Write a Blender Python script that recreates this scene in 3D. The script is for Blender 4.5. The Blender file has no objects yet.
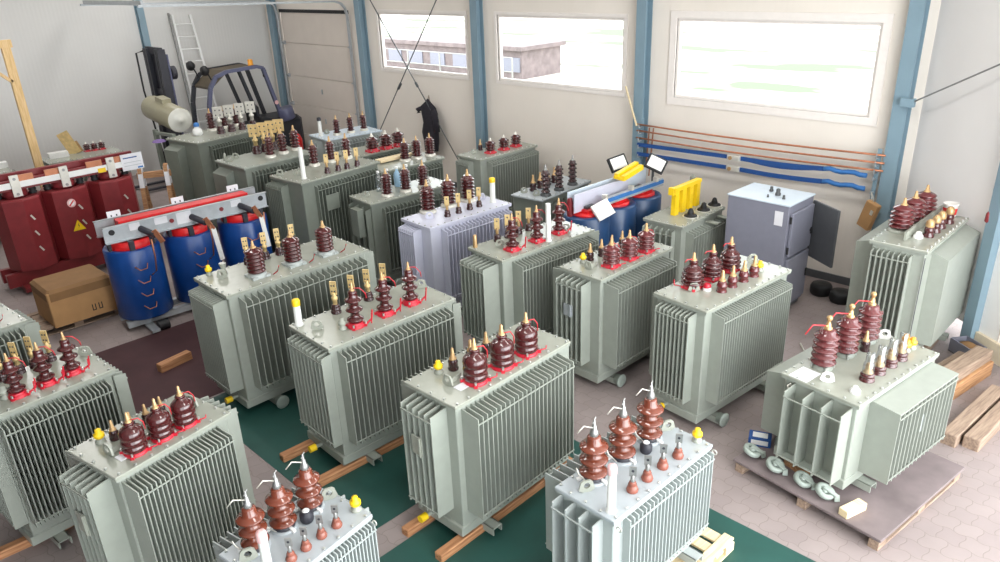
import bpy, math, random
from mathutils import Matrix, Vector
S = bpy.context.scene
COL = S.collection
random.seed(7)
PI = math.pi

# ------------------------------------------------------------------ camera
cam = bpy.data.objects.new('camera', bpy.data.cameras.new('camera'))
COL.objects.link(cam)
cam.data.sensor_width = 36.0
cam.data.lens = 743.5 / 1000 * 36.0
cam.data.clip_end = 300
PITCH, ROLL, YAW = .40121, -.03933, -.71675 - math.radians(4.5)
cam.matrix_world = (Matrix.Translation((0, 0, 5.2)) @ Matrix.Rotation(-YAW, 4, 'Z')
                    @ Matrix.Rotation(PI / 2 - PITCH, 4, 'X') @ Matrix.Rotation(ROLL, 4, 'Z'))
S.camera = cam

# ------------------------------------------------------------------ sky, lights, exposure
w = bpy.data.worlds.new('sky'); S.world = w; w.use_nodes = True
w.node_tree.nodes['Background'].inputs['Color'].default_value = (.93, .97, 1, 1)
w.node_tree.nodes['Background'].inputs['Strength'].default_value = 4.5


def area(name, loc, rot, sx, sy, power, col=(1, 1, 1)):
    l = bpy.data.lights.new(name, 'AREA'); l.shape = 'RECTANGLE'; l.size = sx; l.size_y = sy
    l.energy = power; l.color = col
    o = bpy.data.objects.new(name, l); COL.objects.link(o); o.location = loc; o.rotation_euler = rot
    return o


for i, (x, y) in enumerate([(-3, 3), (-3, 8), (-9, 3), (-9, 8), (-15, 3), (-15, 8), (-19.5, 3), (-19.5, 8)]):
    area('ceiling_fill', (x, y, 6.3), (0, 0, 0), 2.6, .7, 75, (1, .98, .95))  # unseen overhead fill lights, added to brighten the hall and its left end
# daylight of the open gate on the right
area('gate_daylight', (3.2, 5.0, 3.0), (0, math.radians(80), 0), 4.6, 8.0, 520, (.97, .99, 1))

S.view_settings.view_transform = 'Standard'
S.view_settings.look = 'None'
S.view_settings.exposure = 0.24
S.view_settings.gamma = 1.0
S.view_settings.use_curve_mapping = False
S.cycles.use_denoising = True
S.cycles.max_bounces = 8
S.cycles.transparent_max_bounces = 12
S.cycles.caustics_reflective = False
S.cycles.caustics_refractive = False
S.cycles.sample_clamp_indirect = 6


# ------------------------------------------------------------------ materials
def lin(h):
    if isinstance(h, str):
        h = h.lstrip('#'); h = [int(h[i:i + 2], 16) / 255 for i in (0, 2, 4)]
    return tuple(c / 12.92 if c <= .04045 else ((c + .055) / 1.055) ** 2.4 for c in h) + (1,)


def mat(name, col, rough=.5, metal=0.0, noise=.06, scale=9.0, bump=0.0, coat=0.0):
    m = bpy.data.materials.new(name); m.use_nodes = True
    n = m.node_tree.nodes; L = m.node_tree.links
    b = n['Principled BSDF']
    c = lin(col)
    b.inputs['Roughness'].default_value = rough
    b.inputs['Metallic'].default_value = metal
    b.inputs['Coat Weight'].default_value = coat
    tc = n.new('ShaderNodeTexCoord'); nz = n.new('ShaderNodeTexNoise')
    nz.inputs['Scale'].default_value = scale; nz.inputs['Detail'].default_value = 4
    L.new(tc.outputs['Object'], nz.inputs['Vector'])
    r = n.new('ShaderNodeValToRGB')
    r.color_ramp.elements[0].position = .3; r.color_ramp.elements[1].position = .7
    r.color_ramp.elements[0].color = tuple(x * (1 - noise) for x in c[:3]) + (1,)
    r.color_ramp.elements[1].color = tuple(min(1, x * (1 + noise)) for x in c[:3]) + (1,)
    L.new(nz.outputs['Fac'], r.inputs['Fac']); L.new(r.outputs['Color'], b.inputs['Base Color'])
    if bump:
        bp = n.new('ShaderNodeBump'); bp.inputs['Strength'].default_value = bump; bp.inputs['Distance'].default_value = .01
        L.new(nz.outputs['Fac'], bp.inputs['Height']); L.new(bp.outputs['Normal'], b.inputs['Normal'])
    return m


def wood(name, c1, c2, rough=.7, scale=1.0, upright=False):
    m = mat(name, c1, rough)
    n = m.node_tree.nodes; L = m.node_tree.links
    b = n['Principled BSDF']
    tc = n.new('ShaderNodeTexCoord'); mp = n.new('ShaderNodeMapping'); mp.inputs['Scale'].default_value = (14 * scale, 14 * scale, 1.2 * scale) if upright else (1.2 * scale, 14 * scale, 14 * scale)
    nz = n.new('ShaderNodeTexNoise'); nz.inputs['Scale'].default_value = 3; nz.inputs['Detail'].default_value = 6
    L.new(tc.outputs['Object'], mp.inputs['Vector']); L.new(mp.outputs['Vector'], nz.inputs['Vector'])
    r = n.new('ShaderNodeValToRGB'); r.color_ramp.elements[0].color = lin(c2); r.color_ramp.elements[1].color = lin(c1)
    r.color_ramp.elements[0].position = .35; r.color_ramp.elements[1].position = .62
    L.new(nz.outputs['Fac'], r.inputs['Fac']); L.new(r.outputs['Color'], b.inputs['Base Color'])
    return m


M = dict(
    sage=mat('sage_paint', '#979c93', .34, 0, .04),
    sage_l=mat('sage_lid', '#9a9d92', .24, 0, .04),
    pale=mat('pale_grey_paint', '#a6acaa', .35, 0, .03),
    pale_l=mat('pale_grey_lid', '#a8afb3', .28, 0, .03),
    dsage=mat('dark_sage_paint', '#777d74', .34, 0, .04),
    lilac=mat('lilac_paint', '#c6c7d6', .3, 0, .02),
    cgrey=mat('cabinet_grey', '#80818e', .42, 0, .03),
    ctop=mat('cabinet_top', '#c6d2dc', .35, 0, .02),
    cdark=mat('cabinet_dark', '#55575a', .45),
    bolt=mat('zinc', '#c2c4c0', .3, .7),
    porc=mat('maroon_porcelain', '#481a1b', .14, 0, .08, 6, 0, .6),
    porcl=mat('light_maroon_porcelain', '#5f2527', .15, 0, .08, 6, 0, .6),
    brown=mat('brown_porcelain', '#6e3524', .14, 0, .08, 6, 0, .6),
    dark=mat('dark_porcelain', '#3c2022', .18, 0, .1, 6, 0, .5),
    copperp=mat('clay_porcelain', '#8a5244', .25),
    red=mat('red_clamp', '#c42436', .35, 0, .08),
    redl=mat('red_wire', '#c03038', .4),
    pinkw=mat('pink_cap', '#e8b9b8', .5),
    brass=mat('brass', '#bf9d70', .35, .45, .15, 14),
    gold=mat('gold_flag', '#dcc088', .4, .3, .15, 14),
    tin=mat('tinned', '#d9d6cc', .35, .4, .08),
    steel=mat('steel', '#9a9a98', .38, .7, .1),
    galv=mat('galvanised', '#b4b9bd', .4, .35, .08),
    dsteel=mat('dark_steel', '#55585a', .5, .4),
    yellow=mat('yellow_plastic', '#efc71a', .4, 0, .06),
    white=mat('white_plastic', '#e8e8e6', .4, 0, .02),
    tube=mat('tube_paint', '#dcdeda', .35, 0, .02),
    paper=mat('paper', '#dcdcE0', .7, 0, .03),
    black=mat('black_rubber', '#1c1c1e', .6, 0, .15),
    charcoal=mat('charcoal', '#303038', .5, 0, .1),
    blue=mat('blue_resin', '#124389', .3, 0, .1, 7),
    navy=mat('navy_resin', '#22426a', .34, 0, .1, 7),
    wred=mat('maroon_resin', '#7f2a2e', .38, 0, .1, 7),
    bred=mat('bright_red', '#d42023', .38, 0, .08),
    copper=mat('copper', '#c08060', .35, .6, .12),
    strap=mat('blue_strap', '#1f4c8c', .6, 0, .08),
    strapl=mat('light_blue_sleeve', '#3672b4', .55, 0, .08),
    column=mat('column_blue', '#7f97a4', .45, 0, .04, 3),
    plast=None,
    card=mat('cardboard', '#b48a5c', .8, 0, .08, 5),
    cardd=mat('cardboard_dark', '#8a6742', .8, 0, .08, 5),
    cloth=mat('dark_cloth', '#25222a', .9, 0, .2, 12, .4),
    purple=mat('purple_cloth', '#7a6398', .85, 0, .1),
    forkm=mat('truck_paint', '#5a5d78', .4, 0, .05),
    forkd=mat('truck_dark', '#2a2c34', .5, 0, .1),
    roofb=mat('truck_roof', '#5e5444', .6, 0, .1),
    orange=mat('amber', '#e59a28', .3),
    olive=mat('olive_paint', '#938e76', .4, 0, .04),
    tanke=mat('tank_end', '#c9c8bf', .4, 0, .04),
    woodp=wood('pale_wood', '#ead9b4', '#d8c096'),
    woodb=wood('beam_wood', '#bf8c63', '#9a6845'),
    woodo=wood('orange_wood', '#b78c62', '#94694a'),
    woodg=wood('grey_wood', '#a58f7c', '#846f60'),
    woodz=wood('upright_wood', '#dfc090', '#cdaa72', .7, 1, True),
    ply=mat('grey_ply', '#776b6b', .75, 0, .22, 3),
    bucketw=mat('bucket_white', '#e9e4df', .4),
    bluec=mat('pale_blue_plastic', '#9fc3de', .3),
    cgreen=mat('caster_grey', '#a2aca4', .5, 0, .1),
)


def glassy(name, tint=(1, 1, 1), gl=.12):
    m = bpy.data.materials.new(name); m.use_nodes = True
    n = m.node_tree.nodes; L = m.node_tree.links
    n.remove(n['Principled BSDF'])
    t = n.new('ShaderNodeBsdfTransparent'); t.inputs['Color'].default_value = tint + (1,)
    g = n.new('ShaderNodeBsdfGlossy'); g.inputs['Roughness'].default_value = .08
    lw = n.new('ShaderNodeLayerWeight'); lw.inputs['Blend'].default_value = .5
    fr = n.new('ShaderNodeMath'); fr.operation = 'POWER'; fr.inputs[1].default_value = 5.0
    L.new(lw.outputs['Facing'], fr.inputs[0])
    ad = n.new('ShaderNodeMath'); ad.operation = 'ADD'; ad.inputs[1].default_value = gl; ad.use_clamp = True
    mx = n.new('ShaderNodeMixShader')
    L.new(fr.outputs[0], ad.inputs[0]); L.new(ad.outputs[0], mx.inputs[0])
    L.new(t.outputs[0], mx.inputs[1]); L.new(g.outputs[0], mx.inputs[2])
    L.new(mx.outputs[0], n['Material Output'].inputs['Surface'])
    return m


M['plast'] = glassy('clear_plastic', (.88, .92, .96), .2)
M['glass'] = glassy('window_glass', (.97, .98, .98), .0)


def wall_mat(name, c, axis):
    m = mat(name, c, .6, 0, .02, 1.2)
    n = m.node_tree.nodes; L = m.node_tree.links
    tc = n.new('ShaderNodeTexCoord'); wv = n.new('ShaderNodeTexWave'); wv.bands_direction = axis
    wv.wave_profile = 'SIN'; wv.inputs['Scale'].default_value = 3.2; wv.inputs['Distortion'].default_value = 0
    L.new(tc.outputs['Object'], wv.inputs['Vector'])
    bp = n.new('ShaderNodeBump'); bp.inputs['Strength'].default_value = .12; bp.inputs['Distance'].default_value = .01
    L.new(wv.outputs['Fac'], bp.inputs['Height']); L.new(bp.outputs['Normal'], n['Principled BSDF'].inputs['Normal'])
    return m


M['wallx'] = wall_mat('panel_wall', '#ebe3d9', 'X')
M['wally'] = wall_mat('panel_wall_side', '#d3d2cf', 'Y')
M['wallr'] = mat('panel_wall_right', '#ebe8e6', .6, 0, .02, 1.2)
M['doorp'] = mat('door_panel', '#dad0c6', .6, 0, .03, 2)
M['trimw'] = mat('window_frame', '#efe8e2', .5, 0, .02)
M['plinth'] = mat('plinth', '#d8c9b0', .8, 0, .05)
M['ceil'] = mat('ceiling_panel', '#e4e2de', .7, 0, .02)


def floor_mat():
    m = bpy.data.materials.new('wavy_pavers'); m.use_nodes = True
    n = m.node_tree.nodes; L = m.node_tree.links
    b = n['Principled BSDF']; b.inputs['Roughness'].default_value = .7
    tc = n.new('ShaderNodeTexCoord'); sp = n.new('ShaderNodeSeparateXYZ'); L.new(tc.outputs['Object'], sp.inputs[0])

    def wob(src, k, a):
        q = n.new('ShaderNodeMath'); q.operation = 'MULTIPLY'; q.inputs[1].default_value = k; L.new(src, q.inputs[0])
        s = n.new('ShaderNodeMath'); s.operation = 'SINE'; L.new(q.outputs[0], s.inputs[0])
        t = n.new('ShaderNodeMath'); t.operation = 'MULTIPLY'; t.inputs[1].default_value = a; L.new(s.outputs[0], t.inputs[0])
        return t.outputs[0]
    ax = n.new('ShaderNodeMath'); ax.operation = 'ADD'; L.new(sp.outputs['X'], ax.inputs[0]); L.new(wob(sp.outputs['Y'], 2 * PI / .2, .014), ax.inputs[1])
    ay = n.new('ShaderNodeMath'); ay.operation = 'ADD'; L.new(sp.outputs['Y'], ay.inputs[0]); L.new(wob(sp.outputs['X'], 2 * PI / .2, .014), ay.inputs[1])
    cb = n.new('ShaderNodeCombineXYZ'); L.new(ax.outputs[0], cb.inputs[0]); L.new(ay.outputs[0], cb.inputs[1])
    br = n.new('ShaderNodeTexBrick'); br.inputs['Scale'].default_value = 1
    br.inputs['Brick Width'].default_value = .2; br.inputs['Row Height'].default_value = .2
    br.inputs['Mortar Size'].default_value = .004; br.inputs['Mortar Smooth'].default_value = .4
    br.inputs['Color1'].default_value = lin('#a19491'); br.inputs['Color2'].default_value = lin('#9b8e8c'); br.inputs['Mortar'].default_value = lin('#8c807b')
    L.new(cb.outputs[0], br.inputs['Vector'])
    nz = n.new('ShaderNodeTexNoise'); nz.inputs['Scale'].default_value = 1.6; nz.inputs['Detail'].default_value = 6
    L.new(tc.outputs['Object'], nz.inputs['Vector'])
    mx = n.new('ShaderNodeMixRGB'); mx.blend_type = 'MULTIPLY'; mx.inputs[0].default_value = .35
    L.new(br.outputs['Color'], mx.inputs[1]); L.new(nz.outputs['Fac'], mx.inputs[2]); L.new(mx.outputs[0], b.inputs['Base Color'])
    bp = n.new('ShaderNodeBump'); bp.inputs['Strength'].default_value = .4; bp.inputs['Distance'].default_value = .006; bp.invert = True
    L.new(br.outputs['Fac'], bp.inputs['Height']); L.new(bp.outputs['Normal'], b.inputs['Normal'])
    return m


M['floor'] = floor_mat()
M['matg'] = mat('green_mat', '#1c4a43', .6, 0, .12, 2.5)
M['matr'] = mat('maroon_mat', '#44292c', .85, 0, .15, 2.5)  # maroon of the mat, with the shade of that dim floor mixed in


def outside_mat():
    m = mat('yard_ground', '#c9c2b4', .9, 0, .05, 1)
    n = m.node_tree.nodes; L = m.node_tree.links
    tc = n.new('ShaderNodeTexCoord'); nz = n.new('ShaderNodeTexNoise'); nz.inputs['Scale'].default_value = .16; nz.inputs['Detail'].default_value = 5
    mp = n.new('ShaderNodeMapping'); mp.inputs['Scale'].default_value = (.6, 1.6, 1)
    L.new(tc.outputs['Object'], mp.inputs['Vector']); L.new(mp.outputs[0], nz.inputs['Vector'])
    r = n.new('ShaderNodeValToRGB'); r.color_ramp.elements[0].position = .52; r.color_ramp.elements[1].position = .6
    r.color_ramp.elements[0].color = lin('#cfc9bd'); r.color_ramp.elements[1].color = lin('#66705a')
    L.new(nz.outputs['Fac'], r.inputs['Fac']); L.new(r.outputs[0], n['Principled BSDF'].inputs['Base Color'])
    return m


M['yard'] = outside_mat()


# ------------------------------------------------------------------ mesh builder
class MB:
    def __init__(s):
        s.v = []; s.f = []; s.m = []; s.sm = []; s.mats = []
        s.T = Matrix.Identity(4)

    def mi(s, m):
        m = M[m] if isinstance(m, str) else m
        if m not in s.mats: s.mats.append(m)
        return s.mats.index(m)

    def add(s, vs, fs, m, smooth=False):
        o = len(s.v); k = s.mi(m)
        s.v += [tuple(s.T @ Vector(p)) for p in vs]
        for f in fs:
            s.f.append([i + o for i in f]); s.m.append(k); s.sm.append(smooth)
        return s

    def box(s, x0, x1, y0, y1, z0, z1, m):
        vs = [(x0, y0, z0), (x1, y0, z0), (x1, y1, z0), (x0, y1, z0), (x0, y0, z1), (x1, y0, z1), (x1, y1, z1), (x0, y1, z1)]
        return s.add(vs, [(0, 3, 2, 1), (4, 5, 6, 7), (0, 1, 5, 4), (1, 2, 6, 5), (2, 3, 7, 6), (3, 0, 4, 7)], m)

    def cbox(s, x0, x1, y0, y1, z0, z1, m, c=.01):
        """box with its vertical edges and upper rim chamfered"""
        def ring(x0, x1, y0, y1, z, c):
            return [(x0 + c, y0, z), (x1 - c, y0, z), (x1, y0 + c, z), (x1, y1 - c, z), (x1 - c, y1, z), (x0 + c, y1, z), (x0, y1 - c, z), (x0, y0 + c, z)]
        vs = ring(x0, x1, y0, y1, z0, c) + ring(x0, x1, y0, y1, z1 - c, c) + ring(x0 + c, x1 - c, y0 + c, y1 - c, z1, c * .4)
        fs = [tuple(range(7, -1, -1)), tuple(range(16, 24))]
        for r in (0, 8):
            for i in range(8):
                j = (i + 1) % 8
                fs.append((r + i, r + j, r + 8 + j, r + 8 + i))
        return s.add(vs, fs, m)

    def bar(s, a, b, wd, ht, m, up=(0, 0, 1)):
        a = Vector(a); b = Vector(b); d = (b - a); Ln = d.length; d.normalize()
        u = Vector(up)
        if abs(d.dot(u)) > .98: u = Vector((1, 0, 0))
        x = d.cross(u).normalized(); z = x.cross(d).normalized()
        vs = []
        for p in (a, b):
            for sx, sz in ((-1, -1), (1, -1), (1, 1), (-1, 1)):
                vs.append(p + x * sx * wd / 2 + z * sz * ht / 2)
        return s.add(vs, [(0, 1, 2, 3), (7, 6, 5, 4), (0, 4, 5, 1), (1, 5, 6, 2), (2, 6, 7, 3), (3, 7, 4, 0)], m)

    def lathe(s, prof, m, c=(0, 0, 0), n=20, cap=True, smooth=True, axis=None):
        vs = []; fs = []
        R = Matrix.Identity(3)
        if axis is not None:
            R = Vector((0, 0, 1)).rotation_difference(Vector(axis)).to_matrix()
        for r, z in prof:
            for i in range(n):
                a = 2 * PI * i / n
                vs.append(Vector(c) + R @ Vector((r * math.cos(a), r * math.sin(a), z)))
        for k in range(len(prof) - 1):
            for i in range(n):
                j = (i + 1) % n
                fs.append((k * n + i, k * n + j, (k + 1) * n + j, (k + 1) * n + i))
        s.add(vs, fs, m, smooth)
        if cap:
            e = (len(prof) - 1) * n
            s.add(vs[:n], [tuple(range(n - 1, -1, -1))], m)
            s.add(vs[e:], [tuple(range(n))], m)
        return s

    def cyl(s, a, b, r, m, n=14, smooth=True):
        a = Vector(a); b = Vector(b); d = b - a
        return s.lathe([(r, 0), (r, d.length)], m, a, n, True, smooth, d.normalized())

    def tube(s, pts, r, m, n=6):
        pts = [Vector(p) for p in pts]
        vs = []; fs = []
        for k, p in enumerate(pts):
            d = (pts[min(k + 1, len(pts) - 1)] - pts[max(k - 1, 0)]).normalized()
            u = Vector((0, 0, 1)) if abs(d.z) < .9 else Vector((1, 0, 0))
            x = d.cross(u).normalized(); y = d.cross(x)
            for i in range(n):
                a = 2 * PI * i / n
                vs.append(p + x * r * math.cos(a) + y * r * math.sin(a))
        for k in range(len(pts) - 1):
            for i in range(n):
                j = (i + 1) % n
                fs.append((k * n + i, k * n + j, (k + 1) * n + j, (k + 1) * n + i))
        fs.append(tuple(range(n))); fs.append(tuple((len(pts) - 1) * n + i for i in range(n - 1, -1, -1)))
        return s.add(vs, fs, m, True)

    def prism(s, poly, z0, z1, m, fn=lambda x, y, z: (x, y, z)):
        n = len(poly)
        vs = [fn(x, y, z0) for x, y in poly] + [fn(x, y, z1) for x, y in poly]
        fs = [tuple(range(n - 1, -1, -1)), tuple(range(n, 2 * n))] + [(i, (i + 1) % n, n + (i + 1) % n, n + i) for i in range(n)]
        return s.add(vs, fs, m)

    def mesh(s, name):
        me = bpy.data.meshes.new(name)
        me.from_pydata([tuple(v) for v in s.v], [], s.f)
        for m in s.mats: me.materials.append(m)
        me.polygons.foreach_set('material_index', s.m)
        me.polygons.foreach_set('use_smooth', s.sm)
        me.update()
        import bmesh
        bm = bmesh.new(); bm.from_mesh(me); bmesh.ops.recalc_face_normals(bm, faces=bm.faces); bm.to_mesh(me); bm.free()
        return me

    def obj(s, name, parent=None, loc=None, rot=0, bevel=0):
        return put(name, s.mesh(name), parent, loc, rot, bevel)


def put(name, me, parent=None, loc=None, rot=0, bevel=0):
    o = bpy.data.objects.new(name, me); COL.objects.link(o)
    if parent: o.parent = parent
    if loc is not None: o.location = loc
    if rot: o.rotation_euler = (0, 0, rot)
    if bevel:
        b = o.modifiers.new('bevel', 'BEVEL'); b.width = bevel; b.segments = 2; b.limit_method = 'ANGLE'
    return o


def tag(o, label, cat, group=None):
    o['label'] = label; o['category'] = cat
    if group: o['group'] = group
    return o


def thing(name, label, cat, loc=(0, 0, 0), rot=0, group=None):
    o = bpy.data.objects.new(name, None); COL.objects.link(o)
    o.empty_display_size = .1
    o.location = loc; o.rotation_euler = (0, 0, rot)
    return tag(o, label, cat, group)


def struct(name, mb, loc=None, rot=0):
    o = mb.obj(name, None, loc, rot); o['kind'] = 'structure'; return o


# ------------------------------------------------------------------ the hall
WX0, WY = -22.4, 12.25
struct('floor', MB().box(-22.8, 3.4, -6.2, 12.5, -.12, 0, 'floor'))
mb = MB()
WIN = [(-16.62, -13.30, 2.80, 4.20), (-12.27, -8.83, 2.80, 4.20), (-7.68, -4.16, 2.82, 4.21)]
DOOR = (-21.55, -17.95, 4.2)
xs = sorted([-22.6, -3.45] + [q for a in WIN for q in a[:2]] + [DOOR[0], DOOR[1]])
for a, b in zip(xs[:-1], xs[1:]):
    h = [w_ for w_ in WIN if abs(w_[0] - a) < 1e-6]
    if abs(a - DOOR[0]) < 1e-6: mb.box(a, b, WY, WY + .14, DOOR[2], 6.5, 'wallx')
    elif h:
        mb.box(a, b, WY, WY + .14, 0, h[0][2], 'wallx'); mb.box(a, b, WY, WY + .14, h[0][3], 6.5, 'wallx')
    else: mb.box(a, b, WY, WY + .14, 0, 6.5, 'wallx')
struct('wall_back', mb)
struct('wall_left', MB().box(WX0 - .15, WX0, -6.2, WY + .14, 0, 6.5, 'wally'))
# skewed wall right of the corner column
RW0 = Vector((-3.50, 12.30, 0)); RW1 = Vector((-.35, 10.02, 0))
rd = (RW1 - RW0).normalized(); ra = math.atan2(rd.y, rd.x)
mb = MB(); Lr = (RW1 - RW0).length
mb.box(0, Lr, 0, .14, .28, 6.5, 'wallr')
for xx in (2.32,):
    mb.box(xx, xx + .012, -.008, .0, .28, 6.5, 'doorp')
struct('wall_right', mb, RW0, ra)
struct('baseboard_right', MB().box(1.99, Lr, -.05, .1, 0, .28, 'plinth'), RW0, ra)
struct('baseboard_back', MB().box(-17.2, -3.6, WY - .03, WY, 0, .13, 'cdark'))
struct('wall_front', MB().box(-22.5, 3.4, -6.3, -6.15, 0, 6.5, 'cdark'))
struct('ceiling', MB().box(-22.6, 3.4, -6.3, 12.4, 6.5, 6.62, 'ceil'))

for i, (a, b, z0, z1) in enumerate(WIN):
    mb = MB(); t = .13 if i == 2 else .07
    for (q0, q1, r0, r1) in ((a - t, b + t, z1, z1 + t), (a - t, b + t, z0 - t, z0), (a - t, a, z0, z1), (b, b + t, z0, z1)):
        mb.box(q0, q1, WY - .025, WY + .05, r0, r1, 'trimw')
    for (q0, q1, r0, r1) in ((a, b, z1 - .05, z1), (a, b, z0, z0 + .05), (a, a + .05, z0 + .05, z1 - .05), (b - .05, b, z0 + .05, z1 - .05)):
        mb.box(q0, q1, WY + .02, WY + .1, r0, r1, 'trimw')
    f = struct('window_%d' % (i + 1), mb)
    MB().box(a + .05, b - .05, WY + .055, WY + .063, z0 + .05, z1 - .05, 'glass').obj('pane', f)

# sectional garage door
mb = MB(); a, b, zt = DOOR
zs = [0, .52, 1.44, 2.30, 3.27, zt]
for z0, z1 in zip(zs[:-1], zs[1:]):
    mb.cbox(a, b, WY + .02, WY + .08, z0 + .006, z1 - .006, 'doorp', .004)
mb.box(a, b, WY + .08, WY + .1, 0, zt, 'doorp')
d = struct('door_1', mb)
MB().box(a - .02, b + .02, WY - .01, WY + .03, zt - .06, zt + .03, 'black').obj('top_seal', d)
for z in (.52, 1.44, 2.30, 3.27):
    for x in (a + .05, b - .05):
        MB().box(x - .04, x + .04, WY - .02, WY + .02, z - .05, z + .05, 'galv').cyl((x - .06, WY - .04, z), (x + .06, WY - .04, z), .025, 'galv', 8).obj('hinge', d)
for z in (1.05, 1.93):
    MB().box((a + b) / 2 - .02, (a + b) / 2 + .02, WY - .01, WY + .03, z - .08, z + .06, 'galv').obj('door_handle', d)
for x in (a - .06, b + .06):
    pts = [(x, WY - .08, .02), (x, WY - .08, 4.1), (x, WY - .13, 4.3), (x, WY - .25, 4.43), (x, WY - .45, 4.48), (x, WY - 5.5, 4.66)]
    mb = MB()
    for p, q in zip(pts[:-1], pts[1:]): mb.bar(p, q, .05, .07, 'galv', (1, 0, 0))
    tag(mb.obj('door_track'), 'galvanised %s track of the sectional door, bending back under the ceiling' % ('left' if x < -20 else 'right'), 'track')
mb = MB().bar((a - .06, WY - 5.4, 4.72), (b + .06, WY - 5.4, 4.72), .06, .1, 'galv')
tag(mb.obj('track_strut'), 'galvanised cross strut joining the far ends of both door tracks', 'strut')


def column(name, x, y, rot, label, hgt=6.5, s=.26):
    mb = MB()
    h = s / 2
    mb.box(-h, h, -h, -h + .016, 0, hgt, 'column')
    mb.box(-h, h, h - .016, h, 0, hgt, 'column')
    mb.box(-.008, .008, -h + .016, h - .016, 0, hgt, 'column')
    mb.box(-h - .03, h + .03, -h - .03, h + .03, 0, .015, 'column')
    o = mb.obj(name, None, (x, y, 0), rot)
    o['kind'] = 'structure'; o['label'] = label
    return o


for i, (x, y, r) in enumerate([(-21.80, 12.14, 0), (-17.24, 12.14, 0), (-12.80, 12.14, 0), (-8.32, 12.14, 0), (-3.68, 12.14, 0), (WX0 + .11, 8.42, PI / 2)]):
    column('trim_%d' % (i + 1), x, y, r, 'blue steel column', 6.5, .21 if i < 5 else .18)
p = RW0 + rd * 1.73
struct('trim_7', MB().box(1.80, 1.98, -.10, 0, 0, 6.5, 'column').box(1.80, 1.98, -.11, -.10, 0, 6.5, 'column'), RW0, ra)['label'] = 'blue steel post on the right wall'

# outside
struct('ground_outside', MB().box(-90, 60, 12.5, 130, -.25, -.15, 'yard'))
mb = MB().box(-38, -26.4, 28, 31, -.15, 1.25, 'ply').box(-38.2, -26.2, 27.8, 31.2, 1.25, 1.45, 'ply')
for k in range(6): mb.box(-37.2 + 1.9 * k, -36 + 1.9 * k, 27.94, 28, .2, .9, 'cgrey')
tag(mb.obj('shed'), 'pale low building far outside beyond the windows', 'building')
f = thing('yard_fence', 'faint wire fence far outside the two left windows', 'fence', (0, 0, 0))
for k in range(8): MB().cyl((-40 + 2.4 * k, 24, -.2), (-40 + 2.4 * k, 24, 1.5), .04, 'steel', 6).obj('post', f)
mb = MB()
for z in (.4, .9, 1.5): mb.cyl((-40, 24, z), (-23.2, 24, z), .025, 'steel', 5)
mb.obj('wires', f)

# floor mats
def floor_sheet(label, x0, x1, y0, y1, m, rot=0):
    tag(MB().box(x0, x1, y0, y1, 0, .006, m).obj('floor_mat'), label, 'mat')


floor_sheet('green floor mat under the right front transformers, reaching to the pallet', -4.85, 1.5, -1.0, 5.72, 'matg')
floor_sheet('green floor mat under the front middle and left transformers', -8.9, -5.2, 3.02, 6.3, 'matg')
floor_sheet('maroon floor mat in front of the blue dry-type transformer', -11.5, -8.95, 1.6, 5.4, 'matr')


# ------------------------------------------------------------------ bushings (shared meshes, one object each)
def shed_profile(n, rc, rs, z0, z1, droop=.5, top=None):
    """core radius rc, n sheds of radius rs between z0 and z1"""
    p = [(rc, z0)]; st = (z1 - z0) / n
    for i in range(n):
        b = z0 + st * (i + .18)
        p += [(rc, b), (rs * .97, b + st * .04), (rs, b + st * .12), (rs * .96, b + st * .17), (rc * 1.15, b + st * .36), (rc, b + st * .42)]
    p.append((rc, z1))
    return p


HV = {}


def flag(mb, z, m, s=1.0, w_=.055, ax=0):
    """stud, clamp and a drilled flag plate"""
    mb.lathe([(.022 * s, 0), (.022 * s, .05 * s), (.03 * s, .05 * s), (.03 * s, .075 * s), (.018 * s, .08 * s), (.018 * s, .12 * s)], m, (0, 0, z), 8)
    mb.box(-w_ * s, w_ * s, -.008, .008, z + .10 * s, z + .23 * s, m)
    for dx in (-.024, .024):
        for dz in (.135, .19):
            mb.cyl((dx * s * w_ / .055, -.011, z + dz * s), (dx * s * w_ / .055, .011, z + dz * s), .009 * s, 'dsteel', 6)


def tip(mb, z, m, h=.10, r=.022):
    mb.lathe([(r * 1.7, z), (r * 1.7, z + .015), (r, z + .02), (r, z + h * .5), (r * .75, z + h * .55), (r * .7, z + h * .9), (r * .3, z + h)], m, (0, 0, 0), 8)


def clamp(mb, r, m, arm=True):
    mb.lathe([(r * 1.15, 0), (r * 1.15, .03), (r * .95, .035), (r * .95, .06)], m, (0, 0, 0), 16)
    for k in range(4):
        a = PI / 4 + k * PI / 2
        mb.bar((r * .9 * math.cos(a), r * .9 * math.sin(a), .02), (r * 1.45 * math.cos(a), r * 1.45 * math.sin(a), .015), .035, .03, m)
        mb.cyl((r * 1.3 * math.cos(a), r * 1.3 * math.sin(a), .02), (r * 1.3 * math.cos(a), r * 1.3 * math.sin(a), .06), .012, 'bolt', 6)
    if arm:
        mb.bar((r * .9, -r * .9, .02), (r * 1.9, -r * .9, .06), .016, .016, m)
        mb.bar((r * 1.9, -r * .9, .06), (r * 2.0, -r * 1.0, .17), .012, .012, m)
        mb.bar((r * 1.6, -r * 1.2, .02), (r * 1.7, -r * 1.3, .15), .010, .010, m)


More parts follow.
